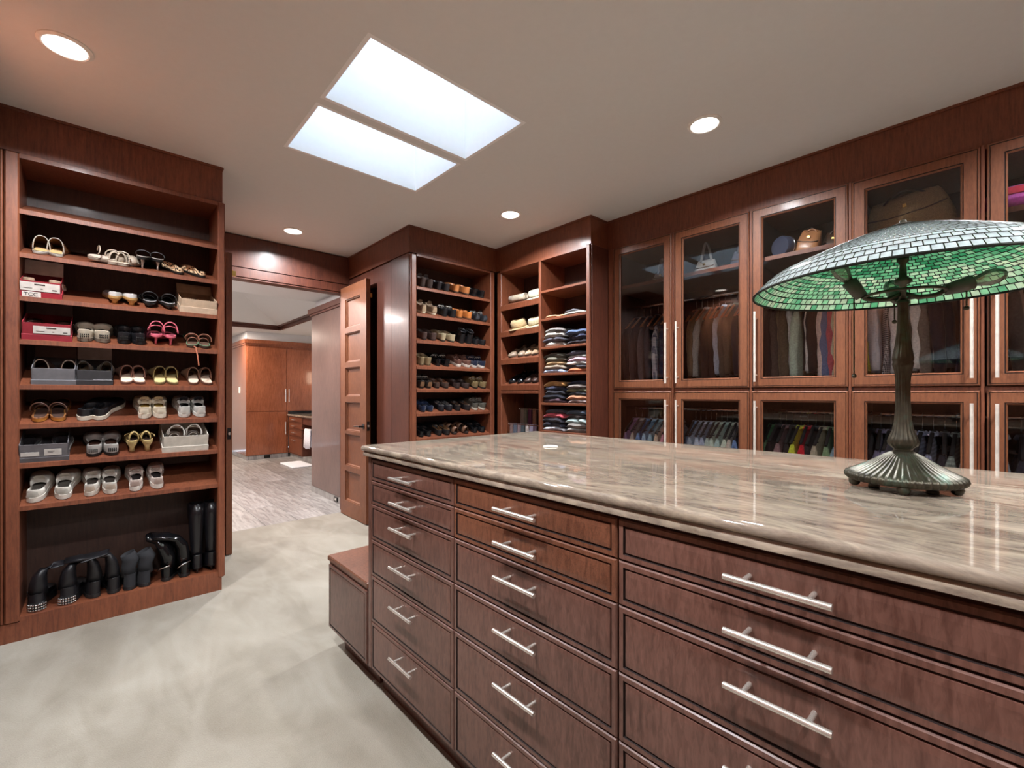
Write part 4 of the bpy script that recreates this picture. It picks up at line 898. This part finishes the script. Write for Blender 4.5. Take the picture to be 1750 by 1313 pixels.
# ================================================================== WARDROBE CONTENTS
def garment(kind, seed):
    """garment hanging from the rail at the local origin; shoulders along x, thickness along y"""
    rr = random.Random(seed); ph = [rr.uniform(0, 6.3) for _ in range(8)]; parts = {}
    if kind in ('shirt', 'jacket'):
        Lg = {'shirt': .74, 'jacket': .70}[kind]; th0 = {'shirt': .010, 'jacket': .017}[kind]; SW = .180
        prof = [(-.112, .040, .6), (-.125, .06, .6), (-.165, .12, .5), (-.215, SW, .6), (-.26, SW+.01, 1.0), (-.34, SW-.005, 1.2), (-.48, SW, 1.3), (-.62, SW+.01, 1.5), (-Lg, SW+.015, 1.6)]
        rings = []
        for i, (z, hw, tk) in enumerate(prof):
            ring_ = []
            for k in range(28):
                a = 2*PI*k/28; x = hw*math.copysign(abs(math.cos(a))**.8, math.cos(a)); y = th0*tk*math.sin(a)
                amp = .010*min(1, max(0, (-z-.2)*3)); y += amp*(math.sin(x*38+ph[0]+z*3)+.6*math.sin(x*70+ph[1]))
                ring_.append((x, y, z+.004*math.sin(3*a+ph[2])*(i == len(prof)-1)))
            rings.append(ring_)
        parts['body'] = MB().loft(rings, True, False, False)
        for nm, s in (('sleeve', -1), ('sleeve.', 1)):
            pts = []; n = 9
            for i in range(n):
                f = i/(n-1); pts.append((s*(SW-.012+.032*math.sin(f*1.6)), .010*math.sin(ph[3]+f*3)+.012*s*.3*f, -.208-.47*f))
            parts[nm] = MB().tube(pts, [.010,.024]+[.034-.010*f/8+.003*math.sin(ph[4]+f*2.2) for f in range(2, n)], 10, True, flat=.62 if kind == 'shirt' else .8)
        parts['collar'] = MB().loft([[(.055*math.cos(a), .022*math.sin(a), -.118) for a in [2*PI*k/12 for k in range(12)]], [(.050*math.cos(a), .020*math.sin(a), -.090) for a in [2*PI*k/12 for k in range(12)]], [(.062*math.cos(a), .028*math.sin(a), -.112) for a in [2*PI*k/12 for k in range(12)]]])
    elif kind == 'trousers':
        rings = []
        for i in range(9):
            f = i/8; z = -.13-.52*f; hw = .13-.02*f; ring_ = []
            for k in range(24):
                a = 2*PI*k/24; x = hw*math.copysign(abs(math.cos(a))**.7, math.cos(a)); y = (.016+.010*f)*math.sin(a)+.004*math.sin(x*45+ph[0]+2*f)
                ring_.append((x+.006*math.sin(f*4+ph[1]), y, z))
            rings.append(ring_)
        parts['body'] = MB().loft(rings, True, True, True)
    elif kind == 'dress':
        rings = []
        for i, (z, hw) in enumerate([(-.12,.06),(-.16,.15),(-.2,.17),(-.34,.14),(-.46,.13),(-.58,.18),(-.68,.21)]):
            ring_ = []
            for k in range(28):
                a = 2*PI*k/28; x = hw*math.cos(a); ring_.append((x, (.018+.03*max(0,-z-.4))*math.sin(a)+.008*math.sin(x*40+ph[0])*(i > 2), z))
            rings.append(ring_)
        parts['body'] = MB().loft(rings, True)
    return parts
GM = {}
for kind, seeds in (('shirt', 4), ('jacket', 3), ('trousers', 2), ('dress', 1)):
    for s in range(seeds): GM[(kind, s)] = {n: mesh_of('garment_'+n.strip('.'), mb, cloth('888888'), 'all') for n, mb in garment(kind, s*11+len(kind)).items()}
def hanger_mesh(wood_):
    mb = MB(); mb.tube([(-.185,0,-.200),(-.12,0,-.150),(-.05,0,-.098),(0,0,-.088),(.05,0,-.098),(.12,0,-.150),(.185,0,-.200)], [.010,.010,.009,.010,.009,.010,.010], 8, flat=.55)
    mb.tube([(-.165,0,-.188),(.165,0,-.188)], .004, 6); return mesh_of('hanger_body', mb, M['hanger'], 'all')
M['hanger'] = plain('hanger_wood', '9a5f3c', .35)
M['hanger_dark'] = plain('dark_velvet_hanger', '35302f', .8)
hbody = hanger_mesh(1)
hook = mesh_of('hanger_hook', MB().tube([(0,0,-.088),(0,0,-.03),(.004,0,-.018),(.016,0,-.004),(.0155,0,.008),(.006,0,.0155),(-.006,0,.0155),(-.0155,0,.008),(-.0165,0,-.002)], .0022, 6), M['chrome'], 'all')
def hang(kind, x, y, z, col, pat, label, hlabel, group, dark=False, drop=0, yaw=0, nolab=False):
    h = bpy.data.objects.new('clothes_hanger', None); h.empty_display_size = .02; C.objects.link(h); h.location = (x, y, z); h.rotation_euler = (0, 0, yaw)
    props(h, hlabel, 'hanger', 'hangers on the wardrobe rails')
    for nm, me in (('shoulder_bar', hbody), ('hook', hook)):
        o = bpy.data.objects.new(nm, me); C.objects.link(o); o.parent = h
        if dark and nm == 'shoulder_bar': o.material_slots[0].link = 'OBJECT'; o.material_slots[0].material = M['hanger_dark']
    parts = GM[(kind, R_.randrange({'shirt':4,'jacket':3,'trousers':2,'dress':1}[kind]))]
    g = bpy.data.objects.new({'shirt':'shirt','jacket':'jacket','trousers':'trousers','dress':'dress'}[kind], None); g.empty_display_size = .02; C.objects.link(g)
    g.location = (x, y, z); g.rotation_euler = (0, 0, yaw); props(g, label, {'trousers':'trousers'}.get(kind, kind), group)
    vs_ = (R_.uniform(.86,1.0), R_.uniform(.9,1.05)) if kind in ('jacket','shirt') and z > 1.5 else (R_.uniform(.92,1.0), 1); g.scale = (vs_[0], 1, vs_[1])
    for nm, me in parts.items():
        o = bpy.data.objects.new(nm.strip('.'), me); C.objects.link(o); o.parent = g
        o.material_slots[0].link = 'OBJECT'; o.material_slots[0].material = cloth(col, pat)
        if nm == 'body': o.scale = (1, 1, 1+drop)
DN = ['first glass door', 'second glass door', 'third glass door', 'fourth glass door', 'fifth glass door']
UP = {0: [('jacket','1c1b20','','black'),('jacket','26242a','','charcoal'),('jacket','4a4448','','grey'),('jacket','3a3a42','','slate'),('shirt','3c4460','check','blue checked'),('shirt','2c3048','','navy'),('jacket','1d1c20','','coal black')],
 1: [('trousers','3a3835','','dark olive'),('jacket','6a5a48','','khaki brown'),('shirt','8a8a88','','grey'),('jacket','2b2122','','dark wine'),('jacket','241c1e','','blackish brown'),('shirt','8f9cae','','light blue'),('jacket','4c443c','','dark taupe'),('jacket','544c40','','army brown'),('jacket','1c2030','','ink blue'),('trousers','9a8e78','plaid','beige plaid'),('shirt','6a4a5a','check','pink checked')],
 2: [('jacket','3a3632','','dark brown'),('jacket','2c2a2c','','black'),('jacket','4a4442','','dusty brown'),('jacket','6a6250','','khaki green'),('jacket','5c5446','','olive brown'),('shirt','a8aeb0','','silver grey'),('shirt','a9bdb0','','mint green'),('trousers','3a3a3e','','charcoal'),('shirt','c4c8cc','','white'),('jacket','242226','','black knit'),('shirt','c8b8b4','','blush'),('shirt','6a78a0','','cornflower blue'),('shirt','b05a64','','rose red'),('shirt','d0c4b0','','cream'),('trousers','b09c80','','tan')],
 3: [('shirt','d3cd5a','','bright yellow'),('shirt','b4b8c4','check','blue white checked'),('dress','3a3a40','check','black and white patterned'),('shirt','c0c4cc','','pearl white'),('shirt','b9c4d4','','pale blue'),('shirt','c8ccd2','','off-white'),('shirt','6c6862','','stone'),('jacket','1e2230','','dark navy'),('jacket','22242c','','black blue'),('dress','24283a','','deep blue'),('trousers','2a2a30','','black')],
 4: [('dress','1a1c22','','black'),('jacket','2c3434','','dark green'),('dress','3a3c40','','charcoal'),('jacket','202024','','soft black'),('shirt','5a6a90','','blue')]}
LOW = {0: [('a080a8','','lilac'),('a39890','','greige'),('6a88b0','stripe','blue striped'),('8fa8bc','','sky blue'),('9ab0bc','','powder blue'),('c0ac98','','sand'),('c88a98','','pink'),('54404c','check','plum checked')],
 1: [('7890b0','','steel blue'),('a8b0bc','','pearl grey'),('a0aabf','check','blue gingham'),('98a0b4','','lavender blue'),('a8b4ae','','pale sage'),('b4c0b4','','mint'),('a9bcb8','','aqua'),('b8c2b4','','pale green'),('c0b4a8','','oatmeal'),('7088b4','stripe','blue and white striped'),('3a3440','','dark plum'),('c88a84','','salmon')],
 2: [('5a8a64','','green'),('2c2426','','black'),('8a6a6c','','mauve'),('2a2628','','dark brown'),('c2c840','','lime yellow'),('c02834','','bright red'),('2e2a2c','','coal'),('a89c88','','khaki'),('7c9470','','fern green'),('90a8b4','','pale blue'),('a88a90','','dusty pink')],
 3: [('26242a','','black'),('7a7490','','violet grey'),('8c88a0','','lavender'),('2c2a30','','dark grey'),('b09890','','rose beige'),('9a9eb8','plaid','blue plaid'),('a2a4bc','plaid','white plaid'),('34323a','','charcoal'),('8f9a94','plaid','sage plaid'),('b07868','check','terracotta quilted')],
 4: [('b4bcc8','','pale blue'),('30303c','','ink'),('3c4468','check','navy gingham')]}
for d in range(5):
    y0, y1 = DOORS[d]; y0 += .025; y1 -= .025
    items = UP[d]; n = len(items); hi = y1 if d != 4 else y1
    lo = y0 if d != 4 else y0+.20
    for k, (kind, c, pat, nm) in enumerate(items):
        y = hi-(k+.5)*(hi-lo)/n; o = 'piece in from the left'
        long = kind in ('jacket','trousers')
        hang(kind, ROD[0], y, ROD[1], ''.join('%02x' % min(248, int(int(c[q:q+2],16)*(1.22 if int(c[:2],16) > 0x88 else 1.12))) for q in (0,2,4)), pat, f"{nm} {'long ' if False else ''}{kind if kind != 'trousers' else 'pair of trousers'}, {ORD[k]} from the left, upper rail, {DN[d]}",
             f"hanger of the {ORD[k]} garment, upper rail, {DN[d]}", 'clothes on the upper rails', d > 1, -.07 if kind != 'dress' else 0, R_.uniform(-.06,.06))
    items = LOW[d]; n = len(items); lo = y0 if d != 4 else y0+.30
    for k, (c, pat, nm) in enumerate(items):
        y = hi-(k+.5)*(hi-lo)/n
        hang('shirt', ROD[0]-.01, y, ROD[2], ''.join('%02x' % min(245, int(int(c[q:q+2],16)*1.22)) for q in (0,2,4)), pat, f"{nm} shirt, {ORD[k]} from the left, lower rail, {DN[d]}",
             f"hanger of the {ORD[k]} shirt, lower rail, {DN[d]}", 'shirts on the lower rails', True, 0, R_.uniform(-.06,.06))
# bags on the top shelves
def handbag(x, y, z, w, h, d, col, label, kind='', lean=0, arc=.09, rotz=0, nm='handbag'):
    t = thing(nm, label, 'bag', (x, y, z)); t.rotation_euler = (lean, 0, rotz)
    rings = []
    for (f, a, bq) in ((0,.96,.9),(.03,1,1),(.35,1.0,.95),(.7,.9,.62),(.92,.80,.25),(1,.74,.12)):
        ring_ = []
        for k in range(20):
            an = 2*PI*k/20; q = .5
            ring_.append((d/2*bq*math.copysign(abs(math.cos(an))**q, math.cos(an)), w/2*a*math.copysign(abs(math.sin(an))**q, math.sin(an)), h*f+.006*math.sin(an*4)*(f > .9)))
        rings.append(ring_)
    ob('body', MB().loft(rings, True, True, True), cloth(col, kind) if kind else leather(col, .35), t, 'all', False)
    for s in (-1, 1):
        pts = [(s*d*.10, -w*.24+w*.48*k/10, h*.92+arc*math.sin(PI*k/10)) for k in range(11)]
        ob('handle', MB().tube(pts, .006, 8), leather('4a3a30' if kind else col, .4), t, 'all', False)
    ob('clasp', MB().box(-d*.42-.002, -d*.36, -.008, .008, h*.66, h*.74), M['brass'], t, None, False)
    ob('flap_trim', MB().tube([(-d*.42, -w*.44, h*.55), (-d*.40, -w*.2, h*.5), (-d*.40, w*.2, h*.5), (-d*.42, w*.44, h*.55)], .004, 6), leather('5c4636', .5), t, 'all', False)
    return t
SZ = 2.213
handbag(3.50, 1.92, SZ, .16, .11, .10, '8a8078', 'small pale handbag on the top shelf behind the first glass door', arc=.12)
handbag(3.48, 1.54, SZ, .17, .12, .10, '9a9690', 'grey beaded handbag with tall loop handles on the top shelf behind the second glass door', arc=.15)
handbag(3.50, 1.27, SZ, .18, .14, .10, '5a5a66', 'slate handbag at the right on the top shelf behind the second glass door', arc=.12)
t = thing('round_purse', 'round silver-rimmed dark purse on the top shelf behind the third glass door', 'bag', (3.40, .985, SZ+.075))
def disc(r, d, cy=0): return MB().loft([[(math.cos(a)*r*q, dd, math.sin(a)*r*q) for a in [2*PI*k/28 for k in range(28)]] for q, dd in ((.9,-d),(1,-d*.6),(1,d*.6),(.9,d))], True, True, True)
t.rotation_euler = (0, .15, 1.15)
ob('body', disc(.072, .03), leather('3c4050', .3), t, True, False)
ob('rim', MB().tube([(math.cos(a)*.074, -.02, math.sin(a)*.074) for a in [2*PI*k/28 for k in range(29)]], .0035, 6), M['chrome'], t, 'all', False)
ob('chain', MB().tube([(.02, -.03, .07), (.05, -.035, .03), (.06, -.03, -.03), (.045, -.03, -.06)], .003, 5), M['chrome'], t, 'all', False)
handbag(3.45, .865, SZ, .14, .16, .11, 'a5714a', 'tan leather clutch bag leaning on the top shelf behind the third glass door', lean=.25, arc=.02)
handbag(3.52, .735, SZ, .12, .13, .08, '4a3426', 'dark brown purse behind the tan clutch on the top shelf', lean=.15, arc=.03)
handbag(3.50, .345, SZ, .40, .25, .18, 'c4aa80', 'large woven straw-coloured shoulder bag on the top shelf behind the stained glass lamp', 'weave', lean=-.12, arc=.05)
t = thing('sun_hat', 'pink and red wide hat on the top shelf behind the fifth glass door', 'hat', (3.48, -.06, SZ))
ob('brim', MB().lathe([(.10,.006),(.15,.014),(.17,.045),(.172,.05),(.15,.02),(.10,.012)], 28), cloth('a8408c'), t, 'all', False)
ob('crown', MB().lathe([(.10,.0),(.105,.05),(.098,.11),(.07,.14),(.001,.146)], 24), cloth('b0509a'), t, 'all', False)
ob('band', MB().lathe([(.107,.09),(.109,.092),(.103,.125),(.10,.127)], 24), cloth('c03a4c'), t, 'all', False)
props(ob('book_box', MB().rbox(3.40, 3.62, .075, .135, SZ, SZ+.15, .003), leather('3a4068', .5)), 'upright dark blue box beside the straw bag on the top shelf', 'box')
# ================================================================== STAINED GLASS LAMP
LPX, LPY, LZ0 = 1.425, .155, 1.0705
t = thing('table_lamp', 'bronze table lamp with a wide green stained glass shade on the marble top', 'lamp', (LPX, LPY, LZ0))
P = lambda n, mb, m, s='all', par=None: ob(n, mb, m, par or t, s, False)
NB = 192; FL = 48
def fluted(prof, n=NB, flutes=FL):
    rings = []
    for r, z, am in prof: rings.append([(r*(1+am*(abs(math.cos(2*PI*k/n*flutes/2))-.5))*math.cos(2*PI*k/n), r*(1+am*(abs(math.cos(2*PI*k/n*flutes/2))-.5))*math.sin(2*PI*k/n), z) for k in range(n)])
    return MB().loft(rings, True, True, True)
P('foot_plate', fluted([(.100,.016,0),(.106,.017,.02),(.1105,.022,.05),(.112,.028,.06),(.109,.035,.06),(.100,.040,.06),(.086,.047,.07),(.068,.057,.08),(.050,.070,.09),(.036,.080,.08),(.026,.086,.04),(.019,.090,0)]), M['bronze'])
for k in range(5):
    a = 2*PI*k/5+.75; P('ball_foot', MB().ball((.096*math.cos(a), .096*math.sin(a), .0125), .0125, 14), M['bronze'])
P('stem', fluted([(.019,.088,0),(.0175,.094,0),(.020,.097,0),(.027,.104,.08),(.029,.112,.10),(.026,.122,.10),(.020,.140,.10),(.0155,.165,.10),(.0135,.21,.10),(.0135,.255,.10),(.0155,.280,.08),(.0185,.293,.06),(.0205,.300,0),(.019,.305,0),(.0205,.310,0),(.0195,.318,.06),(.015,.345,.08),(.012,.375,.08),(.0105,.40,.05),(.010,.44,0),(.012,.445,0),(.012,.452,0),(.006,.455,0)], 96, 16), M['bronze'])
P('neck', MB().lathe([(.007,.45),(.007,.49),(.016,.495),(.017,.503),(.008,.510),(.006,.54),(.012,.548),(.012,.556),(.006,.56),(.006,.60),(.001,.61)], 20), M['bronze'])
hb = MB()
for k in range(3):
    a = (1.94, -1.17, .26)[k]; up_ = (1.3, .22, .5)[k]; ca, sa = math.cos(a), math.sin(a)
    hb2 = MB(); hb2.tube([(0,0,.47), (.03*ca,.03*sa,.458), (.06*ca,.06*sa,.460), (.085*ca,.085*sa,.474)], .0055, 10)
    arm = P('socket_arm', hb2, M['bronze'])
    dx = Vector((ca*.8, sa*.8, up_)).normalized(); q0 = Vector((.082*ca, .082*sa, .472)); p0 = q0+dx*.045
    sk = P('socket', MB().tube([q0-dx*.004, q0+dx*.02, p0], [.013,.0155,.0165], 14), leather('4a463e', .5))
    
    P('bulb', MB().tube([p0+dx*q for q in (0, .012, .028, .044, .056, .062)], [.009,.013,.0185,.0175,.011,.002], 16), M['bulb'])
    ln = (.085, .03, .045)[k]; c0 = p0+Vector((0,0,-.014))
    ch = MB()
    for j in range(int(ln/.0028*(2.0 if k == 0 else 1))): ch.ball((c0.x-.01*ca, c0.y-.01*sa, c0.z-.004-.0036*j), .0021, 6)
    P('pull_chain', ch, M['bronze'])
    zz = c0.z-.004-.0036*int(ln/.0028*(2.0 if k == 0 else 1)); P('chain_ball', MB().ball((c0.x-.01*ca, c0.y-.01*sa, zz-.004), .0055, 10), M['bronze'])
P('support_ring', MB().tube([(.075*math.cos(2*PI*k/32), .075*math.sin(2*PI*k/32), .468) for k in range(33)], .0035, 8), M['bronze'])
P('power_cord', MB().tube([(.09,-.02,.004),(.13,-.03,.004),(.15,-.06,.004),(.13,-.09,.004),(.10,-.08,.004),(.12,-.05,.004),(.16,-.02,.004)], .0025, 6), M['black'])
# shade
sh = bpy.data.objects.new('shade', None); sh.empty_display_size = .05; C.objects.link(sh); sh.parent = t
SH_R = .318
def sprof(s):   # s 0 (apex) .. 1 (rim): radius, height
    r = .026+(SH_R-.026)*s
    z = .628-.118*(s**1.2)-.024*max(0, (s-.80)/.20)**2
    return r, z
sh.location = (0, 0, 0); sh.rotation_euler = (math.radians(0), math.radians(0), 0)
NRW = 22
rowsz = [i/NRW for i in range(NRW+1)]
def npc(s): return 24 if s < .18 else 48 if s < .40 else 72 if s < .66 else 108
lead = MB(); rtop = MB(); rest = [MB() for _ in range(6)]; cand = []
thk = .0022
for i in range(NRW):
    s0, s1 = rowsz[i], rowsz[i+1]; n = npc((s0+s1)/2); r0, z0 = sprof(s0+.06/NRW); r1, z1 = sprof(s1-.06/NRW)
    off = (i % 2)*.5*2*PI/n
    hw = PI/n; gap0 = .0011/r0; gap1 = .0011/r1
    vs = []
    for (r, z, g) in ((r0, z0, gap0), (r1, z1, gap1)):
        for a in (-hw+g, hw-g): vs.append((r*math.cos(a), r*math.sin(a), z))
    nv = [(v[0], v[1], v[2]+thk) for v in vs]
    V8 = vs+nv; F8 = [(0,1,3,2),(4,6,7,5),(0,4,5,1),(1,5,7,3),(3,7,6,2),(2,6,4,0)]
    pal = (0, 4, 0, 1, 4, 0) if s0 < .3 else (1, 0, 1, 2, 0, 1) if s0 < .6 else (2, 1, 3, 2, 5, 3)
    ms = {}
    for k in range(n):
        a = off+2*PI*k/n; mi = pal[R_.randrange(6)]
        cand.append(((LPX+r1*math.cos(a))**2+(LPY+r1*math.sin(a))**2-1.2*(r1-r0)*n*0, i, a, mi, V8, F8))
    # came lines: ring + radial bars
    rr, zz = sprof(s1); lead.tube([(rr*math.cos(2*PI*k/72), rr*math.sin(2*PI*k/72), zz+thk/2) for k in range(73)], .0018 if i < NRW-1 else .0032, 5, False)
    ra, za = sprof(s0); rb_, zb_ = sprof(s1)
    for k in range(n):
        a = off+2*PI*(k+.5)/n; lead.tube([(ra*math.cos(a), ra*math.sin(a), za+thk/2), (rb_*math.cos(a), rb_*math.sin(a), zb_+thk/2)], .0014, 4, False)
# the largest 300 pieces in view are parts of the shade
def psize(c):
    _, i, a, mi, V8, F8 = c; r = math.hypot(V8[2][0], V8[2][1]); p = Vector((LPX+r*math.cos(a), LPY+r*math.sin(a)))
    fw = p.x*Fv[0]+p.y*Fv[1]; lat = p.x*Rv[0]+p.y*Rv[1]; u = CX+F_PX*lat/fw
    ar = (V8[3][0]-V8[0][0])*abs(V8[3][1]-V8[2][1]); return ar/fw**2 if 1250 < u < 1750 else 0
cand.sort(key=psize, reverse=True); SM = {}
for q, c in enumerate(cand):
    _, i, a, mi, V8, F8 = c
    if q < 296:
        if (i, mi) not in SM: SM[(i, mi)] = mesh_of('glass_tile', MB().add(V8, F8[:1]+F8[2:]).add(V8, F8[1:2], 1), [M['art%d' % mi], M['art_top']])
        o = bpy.data.objects.new('glass_tile', SM[(i, mi)]); C.objects.link(o); o.parent = sh; o.rotation_euler = (0, 0, a)
    else:
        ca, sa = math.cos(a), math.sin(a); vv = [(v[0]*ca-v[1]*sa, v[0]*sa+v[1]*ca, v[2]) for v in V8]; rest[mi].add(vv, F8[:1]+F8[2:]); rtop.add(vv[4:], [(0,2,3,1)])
allr = MB()
for mi in range(6): allr.add(rest[mi].v, rest[mi].f, mi)
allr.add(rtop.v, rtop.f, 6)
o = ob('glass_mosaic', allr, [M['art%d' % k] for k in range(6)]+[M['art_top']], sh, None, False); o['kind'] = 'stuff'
o = ob('lead_lines', lead, M['lead'], sh, None, False); o['kind'] = 'stuff'
ob('cap', MB().lathe([(.030,.622),(.032,.628),(.02,.636),(.008,.640),(.006,.646),(.001,.648)], 24), M['bronze'], sh, True, False)
